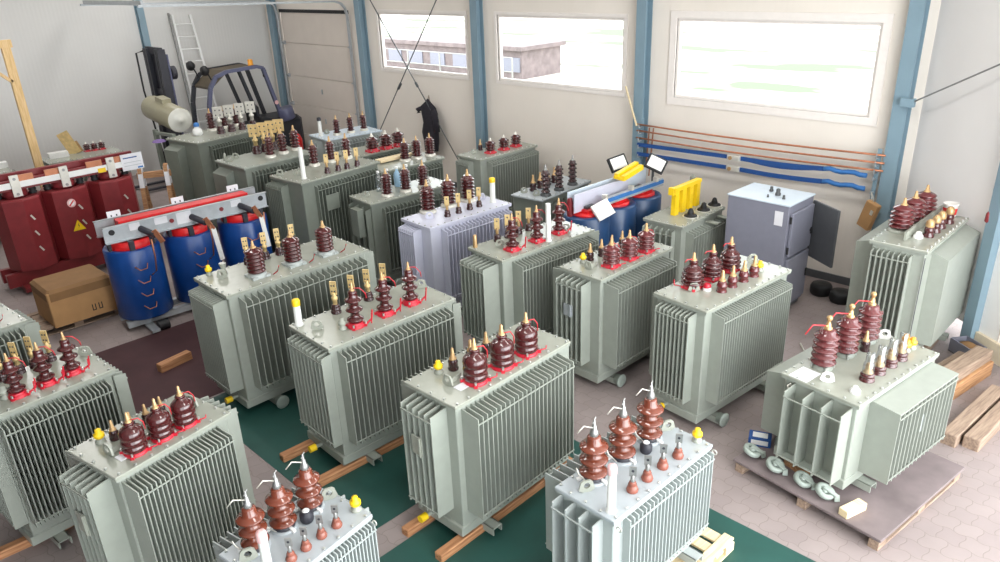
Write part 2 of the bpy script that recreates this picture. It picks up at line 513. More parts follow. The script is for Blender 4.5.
def build_hv(kind):
    body = MB(); term = MB(); base = MB(); horn = None
    if kind == 'barrel':
        r = .118
        body.lathe([(r * .8, .03), (r * .97, .045), (r, .07), (r * .97, .095), (r * .88, .105), (r * .98, .12), (r, .14), (r * .97, .165), (r * .88, .175), (r * .98, .19),
                    (r * 1.0, .215), (r * .95, .25), (r * .8, .275), (r * .5, .295), (r * .34, .31), (r * .34, .325), (r * .45, .33), (r * .4, .345), (r * .2, .35)], 'porc', n=24)
        tip(term, .345, 'brass', .11, .02)
        clamp(base, r * .85, 'red', False)
        base.tube([(.08, -.1, .03), (.15, -.13, .035), (.165, -.12, .06)], .007, 'red')
        horn = MB().tube([(.02, -.01, .36), (.08, -.04, .36), (.115, -.05, .30), (.12, -.05, .22)], .006, 'redl')
    elif kind in ('shed3', 'shed3h'):
        n, rs, z1 = 3, .095, .40
        body.lathe(shed_profile(n, .05, rs, .06, z1) + [(.05, z1 + .015), (.035, z1 + .03)], 'porc', n=22)
        tip(term, z1 + .02, 'brass', .1, .018)
        clamp(base, .085, 'red', True)
        horn = MB().tube([(.02, 0, z1 + .05), (.08, -.03, z1 + .04), (.13, -.05, z1 - .03), (.14, -.05, z1 - .09)], .006, 'redl')
    elif kind == 'ribbed':
        r = .108; p = [(r * .75, .05)]
        for i in range(6):
            z = .06 + i * .047
            p += [(r * .86, z), (r, z + .012), (r, z + .026), (r * .86, z + .04)]
        p += [(r * .6, .35), (r * .35, .365)]
        body.lathe(p, 'porc', n=22)
        tip(term, .36, 'brass', .09, .022)
        base.lathe([(r * 1.05, 0), (r * 1.05, .035), (r * .85, .055)], 'pale', n=16)
        for k in range(4):
            a = PI / 4 + k * PI / 2
            base.box(r * 1.1 * math.cos(a) - .03, r * 1.1 * math.cos(a) + .03, r * 1.1 * math.sin(a) - .03, r * 1.1 * math.sin(a) + .03, .0, .03, 'pale')
        horn = MB().tube([(.14, -.12, .01), (.18, -.16, .05), (.2, -.18, .12)], .007, 'redl')
    elif kind == 'brown3':
        p = [(.075, .05)]
        for i in range(3):
            z = .07 + i * .125
            p += [(.068, z), (.115, z - .006), (.124, z + .006), (.118, z + .016), (.08, z + .034), (.064, z + .046), (.06, z + .1)]
        p += [(.055, .43), (.04, .44)]
        body.lathe(p, 'brown', n=26)
        term.lathe([(.035, .43), (.04, .46), (.03, .49), (.022, .50), (.022, .53), (.012, .54), (.012, .58), (.004, .60)], 'steel', n=10)
        term.cyl((-.02, 0, .56), (.03, .01, .60), .006, 'steel', 6)
        base.lathe([(.10, .012), (.10, .03), (.085, .05)], 'charcoal', n=18)
        base.lathe([(.125, 0), (.125, .012), (.11, .02)], 'pale_l', n=18)
        for k in range(3):
            a = -PI / 2 + k * 2 * PI / 3
            base.bar((.07 * math.cos(a), .07 * math.sin(a), .03), (.15 * math.cos(a), .15 * math.sin(a), .015), .03, .025, 'white')
        horn = MB().tube([(-.02, .0, .52), (-.11, .02, .57), (-.17, .04, .52)], .006, 'tin')
        base.tube([(-.1, -.02, .02), (-.17, .02, .12), (-.19, .03, .19)], .006, 'tin')
    elif kind == 'cone4':
        p = [(.075, .04)]
        for i, rs in enumerate((.135, .135, .13, .115)):
            z = .075 + i * .05
            p += [(.09, z - .012), (rs * .95, z - .006), (rs, z + .006), (rs * .9, z + .018), (.09, z + .03)]
        p += [(.08, .265), (.05, .29), (.046, .325), (.052, .33), (.05, .35), (.03, .355)]
        body.lathe(p, 'porc', n=24)
        tip(term, .35, 'brass', .1, .022)
        clamp(base, .09, 'red', False)
        horn = MB().tube([(-.02, 0, .37), (-.1, .02, .38), (-.13, .03, .35)], .006, 'redl').tube([(-.09, .1, .02), (-.17, .13, .05), (-.18, .13, .12)], .007, 'red')
    elif kind == 'cyl4':
        p = [(.07, .04)]
        for i in range(4):
            z = .07 + i * .055
            p += [(.085, z - .012), (.112, z - .006), (.115, z + .008), (.105, z + .018), (.085, z + .03)]
        p += [(.06, .28), (.045, .295)]
        body.lathe(p, 'porcl', n=22)
        tip(term, .29, 'brass', .11, .022)
        clamp(base, .088, 'red', False)
        base.tube([(.08, -.1, .03), (.14, -.13, .035)], .007, 'red')
        horn = MB().tube([(.02, 0, .31), (.1, -.03, .28), (.13, -.04, .2)], .005, 'redl')
    elif kind == 'tall5':
        p = [(.085, .04)]
        for i in range(5):
            z = .085 + i * .078
            p += [(.085, z - .02), (.130, z - .014), (.138, z - .004), (.132, z + .008), (.092, z + .022)]
        p += [(.085, .47), (.06, .485)]
        body.lathe(p, 'porcl', n=24)
        term.lathe([(.045, .48), (.045, .50), (.03, .51), (.026, .55), (.018, .56), (.018, .58), (.03, .595), (.034, .615), (.028, .635), (.01, .645)], 'brass', n=10)
        term.cyl((-.06, 0, .53), (.02, 0, .53), .012, 'brass', 6)
        base.lathe([(.11, 0), (.11, .02), (.09, .045)], 'sage', n=18)
        for k in range(4):
            a = PI / 4 + k * PI / 2
            base.cyl((.12 * math.cos(a), .12 * math.sin(a), 0), (.12 * math.cos(a), .12 * math.sin(a), .06), .014, 'bolt', 6)
        horn = MB().tube([(-.03, .0, .53), (-.22, .06, .58), (-.30, .09, .48)], .008, 'redl')
    elif kind == 'squat5':
        p = [(.09, .04)]
        for i in range(5):
            z = .075 + i * .058
            rs = (.15, .152, .15, .145, .13)[i]
            p += [(.1, z - .014), (rs * .95, z - .008), (rs, z + .004), (rs * .95, z + .014), (.1, z + .03)]
        p += [(.07, .35), (.05, .36)]
        body.lathe(p, 'porcl', n=22)
        tip(term, .355, 'brass', .1, .026)
        base.lathe([(.15, 0), (.15, .03), (.1, .05)], 'sage_l', n=18)
    elif kind in ('slim6', 'slim7', 'slim5', 'dark5'):
        n = int(kind[-1]); hgt = {'slim6': .36, 'slim7': .38, 'slim5': .34, 'dark5': .42}[kind]
        rs = {'slim6': .105, 'slim7': .095, 'slim5': .085, 'dark5': .08}[kind]
        m = 'dark' if kind == 'dark5' else 'porc'
        body.lathe(shed_profile(n, rs * .68, rs, .05, hgt) + [(rs * .5, hgt + .02)], m, n=20)
        tip(term, hgt + .01, 'steel' if kind == 'dark5' else 'brass', .1, .02)
        base.lathe([(rs * 1.15, 0), (rs * 1.15, .025), (rs * .8, .05)], 'tin' if kind != 'dark5' else 'dsteel', n=16)
    elif kind == 'short3':
        p = [(.07, .06)]
        for i in range(3):
            z = .09 + i * .055
            p += [(.075, z - .015), (.105, z - .008), (.11, z + .008), (.1, z + .018), (.075, z + .03)]
        p += [(.06, .24), (.045, .26)]
        body.lathe(p, 'porc', n=20)
        tip(term, .25, 'tin', .07, .024)
        clamp(base, .09, 'red', False)
    HV[kind] = (body.mesh('high_voltage_bushing'), base.mesh('clamp_ring'), term.mesh('terminal_stud'), horn.mesh('arcing_horn') if horn else None)


def hv(kind, par, x, y, z, rot=0, s=1.0, top=None):
    if kind not in HV: build_hv(kind)
    b, c, t, h = HV[kind]
    o = put('high_voltage_bushing', b, par, (x, y, z), rot); o.scale = (s, s, s)
    put('clamp_ring', c, o); put('terminal_stud', t, o)
    if h: put('arcing_horn', h, o)
    return o


LV = {}


def build_lv(kind):
    body = MB(); term = MB()
    if kind in ('goldflag', 'tinflag', 'goldbig'):
        body.lathe([(.06, 0), (.06, .025), (.05, .03), (.058, .045), (.058, .06), (.045, .07), (.05, .08), (.045, .1), (.03, .11)], 'dark', n=14)
        m = 'tin' if kind == 'tinflag' else 'gold'
        flag(term, .10, m, 1.25, .030 if kind == 'goldbig' else .055)
    elif kind == 'tallflag':
        body.lathe([(.055, 0), (.055, .03), (.045, .04), (.05, .06), (.04, .1), (.025, .11)], 'dark', n=14)
        term.lathe([(.02, .1), (.024, .15), (.018, .2)], 'brass', n=8)
        term.box(-.038, .038, -.008, .008, .18, .34, 'gold')
        term.cyl((0, -.01, .30), (0, .01, .30), .012, 'dsteel', 6)
    elif kind == 'clay':
        body.lathe([(.055, 0), (.06, .02), (.045, .06), (.035, .07), (.042, .08), (.028, .11)], 'copperp', n=14)
        term.lathe([(.022, .10), (.02, .17), (.014, .18)], 'steel', n=8)
        term.box(-.034, .034, -.008, .008, .17, .27, 'steel'); term.cyl((0, -.012, .23), (0, .012, .23), .014, 'charcoal', 8)
    elif kind == 'pot':
        body.lathe([(.065, 0), (.06, .02), (.055, .06), (.065, .065), (.06, .08), (.045, .13), (.03, .14)], 'porcl', n=16)
        tip(term, .135, 'brass', .13, .024)
    elif kind == 'covered':
        body.lathe([(.075, 0), (.07, .03), (.055, .035), (.07, .05), (.07, .07), (.05, .085)], 'porc', n=16)
        term.lathe([(.05, .08), (.05, .1), (.035, .11), (.03, .17), (.02, .19)], 'brass', n=10)
    elif kind == 'cap':
        body.lathe([(.07, 0), (.07, .03), (.05, .05), (.06, .07), (.055, .12), (.03, .14)], 'porc', n=14)
        term.lathe([(.05, .13), (.055, .15), (.05, .2), (.02, .23)], 'brass', n=10)
    elif kind == 'small':
        body.lathe([(.05, 0), (.055, .02), (.04, .035), (.05, .05), (.045, .075), (.05, .09), (.03, .12)], 'dark', n=14)
        tip(term, .115, 'brass', .12, .022)
    elif kind == 'blackcone':
        body.lathe([(.10, 0), (.11, .015), (.10, .03), (.05, .035), (.055, .06), (.03, .13), (.015, .14)], 'black', n=16)
        term.lathe([(.13, -.002), (.13, .01)], 'tin', n=16)
    LV[kind] = (body.mesh('low_voltage_bushing'), term.mesh('connector_flag'))


COVER = {}


def lv(kind, par, x, y, z, rot=0, s=1.0):
    if kind not in LV: build_lv(kind)
    o = put('low_voltage_bushing', LV[kind][0], par, (x, y, z), rot); o.scale = (s, s, s)
    put('connector_flag', LV[kind][1], o)
    return o


# ------------------------------------------------------------------ transformer
def fins(side, L2, W2, a0, a1, n, dep, zt, zb, m, th=.014, bars=True, up=.06, solid=False):
    """bank of thin plates standing off one tank face"""
    mb = MB()
    fx = {'f': lambda a, d, z: (a, -W2 - d, z), 'b': lambda a, d, z: (-a, W2 + d, z), 'n': lambda a, d, z: (-L2 - d, a, z), 'r': lambda a, d, z: (L2 + d, a, z)}[side]

    def pbox(p0, p1, d0, d1, z0, z1, up=0.0):
        vs = [fx(p0, d0, z0), fx(p1, d0, z0), fx(p1, d1, z0), fx(p0, d1, z0), fx(p0, d0, z1 + up), fx(p1, d0, z1 + up), fx(p1, d1, z1), fx(p0, d1, z1)]
        mb.add(vs, [(0, 3, 2, 1), (4, 5, 6, 7), (0, 1, 5, 4), (1, 2, 6, 5), (2, 3, 7, 6), (3, 0, 4, 7)], m)
    if n == 0:
        vs = [fx(a0, 0, zb), fx(a1, 0, zb), fx(a1, dep, zb), fx(a0, dep, zb), fx(a0, 0, zt), fx(a1, 0, zt), fx(a1, dep, zt - .08), fx(a0, dep, zt - .08)]
        mb.add(vs, [(0, 3, 2, 1), (4, 5, 6, 7), (0, 1, 5, 4), (1, 2, 6, 5), (2, 3, 7, 6), (3, 0, 4, 7)], m)
        return mb
    for i in range(n):
        a = a0 + (a1 - a0) * i / (n - 1)
        pbox(a - th / 2, a + th / 2, 0, dep, zb, zt, up)
    if solid:
        pbox(a0 - .01, a1 + .01, 0, dep, zt - .012, zt + .004, up)
    if bars:
        for z in (zt - .055, zb + .05):
            pbox(a0 - .01, a1 + .01, dep - .002, dep + .008, z - .006, z + .006)
    return mb


def transformer(label, x, y, rot, L, W, h, banks, paint='sage', lid='sage_l', z0=.1, wheels=True, base=True, flange=True, fin_th=.011):
    t = thing('transformer', label, 'transformer', (x, y, 0), math.radians(rot))
    L2, W2 = L / 2 - .035, W / 2 - .035
    zb = z0 + .02
    mb = MB().cbox(-L2, L2, -W2, W2, zb + .08, h - .03, paint, .008)
    mb.obj('tank', t)
    mb = MB()
    mb.cbox(-L / 2, L / 2, -W / 2, W / 2, h - .028, h, lid, .006)
    mb.box(-L / 2 + .006, L / 2 - .006, -W / 2 + .006, W / 2 - .006, h - .05, h - .028, paint)
    nb = max(4, int(L / .14)); nw = max(3, int(W / .15))
    for i in range(nb + 1):
        xx = -L / 2 + .05 + (L - .1) * i / nb
        for yy in (-W / 2 + .028, W / 2 - .028): mb.lathe([(.013, 0), (.013, .014), (.006, .018)], 'bolt', (xx, yy, h), 6, True, False)
    for i in range(1, nw):
        yy = -W / 2 + W * i / nw
        for xx in (-L / 2 + .028, L / 2 - .028): mb.lathe([(.013, 0), (.013, .014), (.006, .018)], 'bolt', (xx, yy, h), 6, True, False)
    mb.obj('lid', t)
    for b in banks:
        fins(b[0], L2, W2, b[1], b[2], b[3], b[4], h - b[5], b[6], paint, fin_th, solid=len(b) > 7, up=min(.025, max(0, b[5] - .055))).obj('radiator', t)
    if base:
        mb = MB()
        mb.cbox(-L2 - .03, L2 + .03, -W2 - .01, W2 + .01, zb, zb + .1, paint, .006)
        mb.obj('base_frame', t)
    if wheels:
        for sx in (-1, 1):
            mb = MB()
            xx = sx * L2 * .62
            for dx in (-.055, .055): mb.box(xx + dx - .006, xx + dx + .006, -W2 - .16, W2 + .16, z0 - .06, zb, paint)
            mb.box(xx - .06, xx + .06, -W2 - .16, W2 + .16, zb - .012, zb, paint)
            mb.obj('cross_channel', t)
            if z0 > .08 and wheels != 'none':
                for sy in (-1, 1):
                    yy = sy * (W2 + .12)
                    wm = MB().lathe([(.03, -.05), (.085, -.05), (.09, -.045), (.09, -.03), (.07, -.028), (.07, .04), (.03, .045)], 'cgreen', (xx, yy, .09), 18, True, True, (0, 1, 0) if sy < 0 else (0, -1, 0))
                    wm.obj('wheel', t)
    return t


def lug(par, x, y, z, rot=0, m='sage_l'):
    mb = MB()
    hole = [(.028 * math.cos(a), .062 + .028 * math.sin(a)) for a in [2 * PI * k / 12 for k in range(12)]]
    out = [(-.075, 0), (.075, 0), (.05, .095), (.03, .11), (-.03, .11), (-.05, .095)]
    # plate with a real hole: ring of quads between outline samples and hole
    def ray_out(a):
        dx, dy = math.cos(a), math.sin(a); best = 9
        for (x0, y0), (x1, y1) in zip(out, out[1:] + out[:1]):
            y0 -= .062; y1 -= .062
            den = dx * (y1 - y0) - dy * (x1 - x0)
            if abs(den) < 1e-9: continue
            tt = (x0 * (y1 - y0) - y0 * (x1 - x0)) / den
            uu = (x0 * dy - y0 * dx) / den
            if tt > 0 and -1e-6 <= uu <= 1 + 1e-6: best = min(best, tt)
        return (dx * best, .062 + dy * best)
    k = 12; oo = [ray_out(2 * PI * i / k) for i in range(k)]
    vs = [(p[0], -.009, p[1]) for p in oo] + [(p[0], -.009, p[1]) for p in hole] + [(p[0], .009, p[1]) for p in oo] + [(p[0], .009, p[1]) for p in hole]
    fs = []
    for i in range(k):
        j = (i + 1) % k
        fs += [(i, j, k + j, k + i), (2 * k + i, 3 * k + i, 3 * k + j, 2 * k + j), (i, 2 * k + i, 2 * k + j, j), (k + i, k + j, 3 * k + j, 3 * k + i)]
    mb.add(vs, fs, m)
    return mb.obj('lifting_lug', par, (x, y, z), rot)


def filler(par, x, y, z, hgt, cap, r=.032):
    o = MB().lathe([(r * 1.3, 0), (r * 1.3, .015), (r, .02), (r, hgt)], 'tube', n=14).obj('filler_tube', par, (x, y, z))
    if cap: MB().lathe([(r * 1.12, hgt - .06), (r * 1.15, hgt - .01), (r * 1.0, hgt + .012), (r * .4, hgt + .018)], cap, n=14).obj('tube_cap', o)
    return o


def valve(par, x, y, z, m='yellow'):
    return MB().lathe([(.045, 0), (.045, .02), (.03, .03), (.03, .05)], 'sage_l', n=10).lathe([(.035, .05), (.045, .06), (.045, .09), (.025, .10), (.025, .13), (.01, .135)], m, n=10).obj('valve', par, (x, y, z))


def drain(par, x, y, z, d=(-1, 0, 0)):
    v = Vector(d)
    return MB().cyl((0, 0, 0), v * .09, .022, 'sage', 8).cyl(v * .08, v * .16, .04, 'yellow', 10).obj('drain_valve', par, (x, y, z))


def sheet(par, x, y, z, sx, sy, rot=0, m='paper'):
    return MB().box(-sx / 2, sx / 2, -sy / 2, sy / 2, 0, .004, m).obj('data_sheet', par, (x, y, z), rot)


def plate(par, side_x, y, z, w_=.16, h_=.16, m='sage_l'):
    return MB().box(-.012, 0, -w_ / 2, w_ / 2, -h_ / 2, h_ / 2, m).box(-.03, -.012, -w_ / 2 + .01, -w_ / 2 + .03, -h_ / 2, h_ / 2, m).obj('rating_plate', par, (side_x, y, z))


def std(L, W, f0, f1, nf, df, n0, n1, nn, dn, zt=.10, zb=.40, back=None):
    f0 -= .05; f1 -= .06; df += .055; n0 -= .05; n1 -= .05; dn += .05; zt = .10; zb = max(zb, .38)
    return [('f', f0, f1, nf, df, zt, zb), ('b', -f1, -f0, nf, back or df, zt, zb), ('n', n0, n1, nn, dn, zt, zb), ('r', n0, n1, nn, dn, zt, zb)]


# E : front centre
def barrel_unit(label, x, y, rot, L, W, k):
    t = transformer(label, x, y, rot, L, W, 1.6, std(L, W, -.67 * k, .70 * k, 24, .16, -.14, .27, 6, .15, .13, .33), wheels='none')
    for px, py in ((-.38, -.17), (-.01, -.17), (.34, -.17)): hv('barrel', t, px * k, py, 1.6, 0, .84 if k < 1 else 1)
    for px, py in ((-.36, .16), (-.13, .15), (.09, .15), (.31, .15)): lv('small', t, px * k, py, 1.6, 0, .8 if k < 1 else 1)
    lug(t, -.60 * k, -.02, 1.6, PI / 2); lug(t, .66 * k, .02, 1.6, PI / 2)
    MB().bar((-.58 * k, -.02, 1.62), (-.43 * k, -.02, 1.64), .012, .05, 'sage_l').obj('lug_gusset', t)
    valve(t, -.50 * k, .22, 1.6); sheet(t, -.54 * k, -.14, 1.601, .12 * k, .1)
    plate(t, -L / 2 - .165, .02, 1.12, .14, .2)
    drain(t, -L / 2, .1, .2)
    return t


barrel_unit('sage green transformer in the front centre with three rounded maroon bushings on red clamps', -4.712, 4.451, 91.3, 1.65, .71, 1.0)
barrel_unit('sage green transformer at the lower left with three rounded maroon bushings on red clamps', -6.054, 1.64, 101.1, 1.10, .72, .66)


# D and A : three-shed bushings with gold flags
def gold_unit(label, x, y, rot, L, W, tube, k=1.0):
    t = transformer(label, x, y, rot, L, W, 1.6, std(L, W, -.70 * k, .78 * k, 25, .11, -.34, .36, 10, .07), wheels='none')
    b = .82 + .18 * k if k < 1 else 1.0
    for px, py in ((-.36, -.17), (.04, -.16), (.42, -.14)): hv('shed3', t, px * k, py, 1.6, 0, .88 if k < 1 else 1)
    for px, py in ((-.32, .30), (-.08, .31), (.14, .32), (.38, .33)): lv('goldbig', t, px * k, py, 1.6, math.radians(-55), .88 if k < 1 else 1)
    if tube: filler(t, -.78, .33, 1.6, .30, 'yellow', .04)
    lug(t, -.70 * k, .08, 1.6, math.radians(-40)); lug(t, .78 * k, .13, 1.6, math.radians(-40))
    valve(t, -.5 * k, -.12, 1.6, 'sage_l')
    if k == 1: drain(t, -L / 2, .05, .2)
    return t


gold_unit('sage green transformer left of centre with gold flags and a yellow-capped white tube', -6.547, 4.384, 88.2, 1.74, .84, True)
gold_unit('sage green transformer cut by the left edge, with three-shed bushings and gold flags', -7.821, 1.233, 94.9, 1.15, .81, False, .66)
t = transformer('sage green transformer behind the left edge one, only its lid corner and fins showing', -9.73, .848, 95.5, 1.35, .84, 1.65, std(1.35, .84, -.53, .64, 22, .1, -.3, .3, 8, .1))
for px in (-.33, .01, .33): hv('ribbed', t, px, -.14, 1.65, 0, .8)
for px in (-.31, -.13, .02): lv('goldbig', t, px, .3, 1.65, math.radians(-20), .8)

# G
t = transformer('large sage transformer beside the bright blue unit, three ribbed bushings on pale flanges', -8.522, 4.382, 89.9, 2.06, .90, 1.7,
                std(2.06, .9, -.82, .96, 22, .13, -.30, .36, 13, .13, .17, .36))
for px, py in ((-.46, -.16), (.06, -.16), (.55, -.16)): hv('ribbed', t, px, py, 1.7, 0, 1.05)
for px, py in ((-.33, .33), (-.07, .33), (.13, .33), (.35, .33)): lv('goldbig', t, px, py, 1.7, math.radians(-20), .95)
lug(t, -.79, .13, 1.7, math.radians(-35)); valve(t, -.85, .37, 1.7); lug(t, .82, .15, 1.7, math.radians(-35))
MB().lathe([(.045, 0), (.03, .06), (.045, .14)], 'sage_l', n=10).obj('oil_gauge', t, (-.70, .27, 1.7))
drain(t, -1.03, -.2, .22)


# F and C : brown porcelain on pallets
def brown_unit(label, x, y, rot, L, W, k, plabel):
    t = transformer(label, x, y, rot, L, W, 1.25, [('f', -.53 * k, .66 * k, 24, .07, .07, .36), ('b', -.66 * k, .55 * k, 14, .27, .07, .36), ('n', -.17, .25, 4, .13, .07, .36), ('r', -.17, .25, 4, .13, .07, .36)],
                    'pale', 'pale_l', .22, wheels='none')
    for px, py in ((-.39, .15), (-.01, .15), (.38, .15)): hv('brown3', t, px * k, py, 1.25, 0, .86 if k < 1 else .97)
    for px, py in ((-.30, -.18), (-.10, -.18), (.12, -.18), (.33, -.19)): lv('clay', t, px * k, py, 1.25, math.radians(-56), .74 if k < 1 else .86)
    filler(t, -.61 * k, -.21, 1.25, .42, 'pinkw', .034)
    MB().lathe([(.045, 0), (.055, .02), (.055, .07), (.035, .09), (.035, .10)], 'charcoal', n=12).lathe([(.03, .10), (.02, .11)], 'white', n=10).obj('relief_valve', t, (.2 * k, .05, 1.25))
    valve(t, .64 * k, -.18, 1.25); lug(t, -.56 * k, .08, 1.25, math.radians(-30)); lug(t, .6 * k, .1, 1.25, math.radians(-30))
    for sx in (-1, 1):
        mb = MB(); 
        for k2 in range(12):
            a = 2 * PI * k2 / 12; b = 2 * PI * (k2 + 1) / 12
            mb.bar((sx * (L / 2 - .02), -W / 2 - .03 + .022 * math.cos(a), 1.19 + .022 * math.sin(a)), (sx * (L / 2 - .02), -W / 2 - .03 + .022 * math.cos(b), 1.19 + .022 * math.sin(b)), .008, .008, 'tin')
        mb.obj('ring_eye', t)
    pal = pallet(plabel, x, y, rot, L + .5, W + .35, 'woodp')
    return t


def pallet(label, x, y, rot, lx, ly, m, top=None):
    """three runners, nine blocks, deck boards; z 0 .. 0.15"""
    t = thing('pallet', label, 'pallet', (x, y, 0), math.radians(rot))
    for k, yy in enumerate((-ly / 2 + .05, 0, ly / 2 - .05)):
        mb = MB().cbox(-lx / 2, lx / 2, yy - .05, yy + .05, 0, .022, m, .003)
        for xx in (-lx / 2 + .07, 0, lx / 2 - .07): mb.cbox(xx - .07, xx + .07, yy - .05, yy + .05, .022, .1, m, .004)
        mb.obj('runner', t)
    n = max(5, int(lx / .16))
    for k in range(n):
        xx = -lx / 2 + (k + .5) * lx / n
        MB().cbox(xx - lx / n * .36, xx + lx / n * .36, -ly / 2, ly / 2, .1, .122, m, .003).obj('deck_board', t)
    if top:
        MB().cbox(-lx / 2 - .02, lx / 2 + .02, -ly / 2 - .02, ly / 2 + .02, .122, .15, top, .004).obj('top_sheet', t)
    else:
        for yy in (-ly / 2 + .06, 0, ly / 2 - .06): MB().cbox(-lx / 2, lx / 2, yy - .05, yy + .05, .122, .144, m, .003).obj('stringer', t)
    return t


brown_unit('pale grey transformer right of centre at the bottom with three brown porcelain bushings', -2.941, 4.424, 88.4, 1.39, .62, 1.0, 'light wooden pallet under the pale grey transformer right of centre')
brown_unit('pale grey transformer cut by the bottom edge with three brown porcelain bushings', -4.361, 2.0, 98.7, .96, .65, .69, 'light wooden pallet under the pale grey transformer at the bottom edge')

# J
t = transformer('tall sage transformer in front of the grey cabinet with cone-shaped maroon bushings', -3.978, 7.694, 84.6, 1.75, .75, 1.6,
                std(1.75, .75, -.66, .74, 30, .11, -.17, .29, 9, .10, .13, .30))
for px, py in ((-.45, .14), (-.07, .14), (.30, .14)): hv('cone4', t, px, py, 1.6)
for px, py in ((-.29, -.16), (-.08, -.16), (.15, -.16), (.37, -.16)): lv('pot', t, px, py, 1.6)
MB().box(-.36, .42, -.02, -.008, 1.6, 1.64, 'sage_l').obj('stiffener_bar', t)
valve(t, .56, -.12, 1.6); lug(t, -.52, .06, 1.6, math.radians(-40)); lug(t, .75, .1, 1.6, math.radians(-40))
MB().lathe([(.05, 0), (.05, .03), (.035, .035)], 'white', n=12).lathe([(.045, .035), (.05, .06), (.03, .085)], 'red', n=10).obj('relief_valve', t, (-.38, -.02, 1.6))
drain(t, -.86, .1, .2)

# H
t = transformer('sage transformer in the middle with a bare white pipe rising beside its three-shed bushings', -6.804, 7.349, 84.6, 1.76, .75, 1.6,
                std(1.76, .75, -.62, .84, 26, .16, -.20, .30, 7, .22, .17, .33))
for px, py in ((-.51, -.16), (-.04, -.14), (.41, -.12)): hv('shed3', t, px, py, 1.6, 0, 1.02)
for px, py in ((-.43, .26), (-.22, .28), (.0, .29), (.20, .30)): lv('tallflag', t, px, py, 1.6, math.radians(-40))
filler(t, .08, -.25, 1.6, .55, None, .036)
MB().lathe([(.035, 0), (.03, .05), (.03, .16), (.02, .18)], 'brass', n=10).obj('thermometer_pocket', t, (-.80, .30, 1.6))
lug(t, -.56, .05, 1.6, math.radians(-40)); lug(t, .55, -.12, 1.6, math.radians(-40))

# I
t = transformer('sage transformer right of centre with three four-shed bushings, behind the front centre one', -5.443, 7.536, 88.2, 1.54, .69, 1.6,
                std(1.54, .69, -.62, .62, 20, .18, -.10, .32, 6, .13, .15, .34))
for px, py in ((-.33, -.15), (.03, -.16), (.39, -.16)): hv('cyl4', t, px, py, 1.6)
for px, py in ((-.34, .19), (-.12, .18), (.1, .18), (.32, .18)): lv('small', t, px, py, 1.6)
valve(t, -.47, .20, 1.6); lug(t, -.60, .0, 1.6, PI / 2); lug(t, .6, .0, 1.6, PI / 2)
MB().bar((-.59, .0, 1.62), (-.43, .0, 1.63), .012, .05, 'sage_l').obj('lug_gusset', t)
plate(t, -.915, .06, 1.12, .14, .16, 'galv'); drain(t, -.77, .12, .2)

# K : on the pallet at the right
t = transformer('sage transformer on the grey-topped pallet at the right, tall bushings with red wires', -2.204, 7.398, 81.9, 1.60, .84, 1.25,
                [('f', -.52, .65, 15, .30, .085, .36, 1), ('b', -.60, .62, 0, .30, .085, .36), ('n', -.34, .26, 4, .2, .09, .36), ('r', -.32, .28, 4, .2, .12, .33)],
                z0=.24, wheels='none')
for px, py in ((-.39, .21), (.03, .21), (.48, .22)): hv('tall5', t, px, py, 1.25, 0, .92)
for px, py in ((-.29, -.21), (-.07, -.21), (.16, -.21), (.37, -.21)):
    o = lv('covered', t, px, py, 1.25)
    MB().lathe([(.055, .07), (.055, .18), (.04, .22), (.04, .30), (.02, .31)], 'plast', n=12, cap=False).obj('clear_cover', o)
for px, py in ((.58, -.17), (.68, -.18), (.70, -.10)): valve(t, px, py, 1.25, 'orange')
lug(t, -.62, .02, 1.25, math.radians(-60), 'white'); lug(t, .68, .12, 1.25, math.radians(-60), 'white')
MB().lathe([(.05, 0), (.05, .03), (.03, .05), (.02, .07)], 'white', n=12).obj('air_plug', t, (-.60, -.26, 1.25))
o = lv('small', t, .27, .12, 1.25)
sheet(t, -.66, .24, 1.251, .26, .2, 0)
MB().tube([(-.79, .3, 1.17), (-.82, .32, 1.15), (-.83, .3, 1.12), (-.80, .28, 1.12), (-.79, .3, 1.15)], .008, 'tin').obj('ring_eye', t)
MB().box(.0, .10, -.665, -.655, .72, .92, 'galv').obj('rating_plate', t)

# L : at the right wall
t = transformer('sage transformer with smooth side panels by the right wall, white cup on its lid', -2.685, 10.46, 90.0, 1.68, .70, 1.8,
                [('f', -.52, .86, 0, .20, .10, .42), ('b', -.72, .55, 0, .28, .08, .42), ('n', -.17, .28, 8, .10, .12, .30)], z0=.16, wheels='none')
for px, py in ((-.28, .17), (.12, .16), (.51, .14)): hv('squat5', t, px, py, 1.8)
for px, py in ((-.27, -.17), (-.04, -.18), (.17, -.18), (.44, -.20)): lv('cap', t, px, py, 1.8)
MB().box(-.62, .80, -.012, .012, 1.8, 1.92, 'sage_l').obj('stiffener_bar', t)
MB().lathe([(.06, 0), (.06, .03), (.04, .05), (.03, .08)], 'white', n=12).obj('air_plug', t, (-.40, -.09, 1.8))
MB().box(-.83, -.815, -.33, -.322, .3, 1.7, 'cdark').obj('panel_seam', t)
c = MB().lathe([(.075, 0), (.08, .01), (.095, .17), (.1, .175), (.1, .19), (.09, .19), (.078, .02), (.0, .02)], 'bucketw', n=20, cap=False)
c.lathe([(.0818, .03), (.0925, .135)], 'bred', n=20, cap=False)
tag(c.obj('cup', None, (-2.56, 11.19, 1.802)), 'white cup with a red band on the lid of the transformer at the right wall', 'cup')

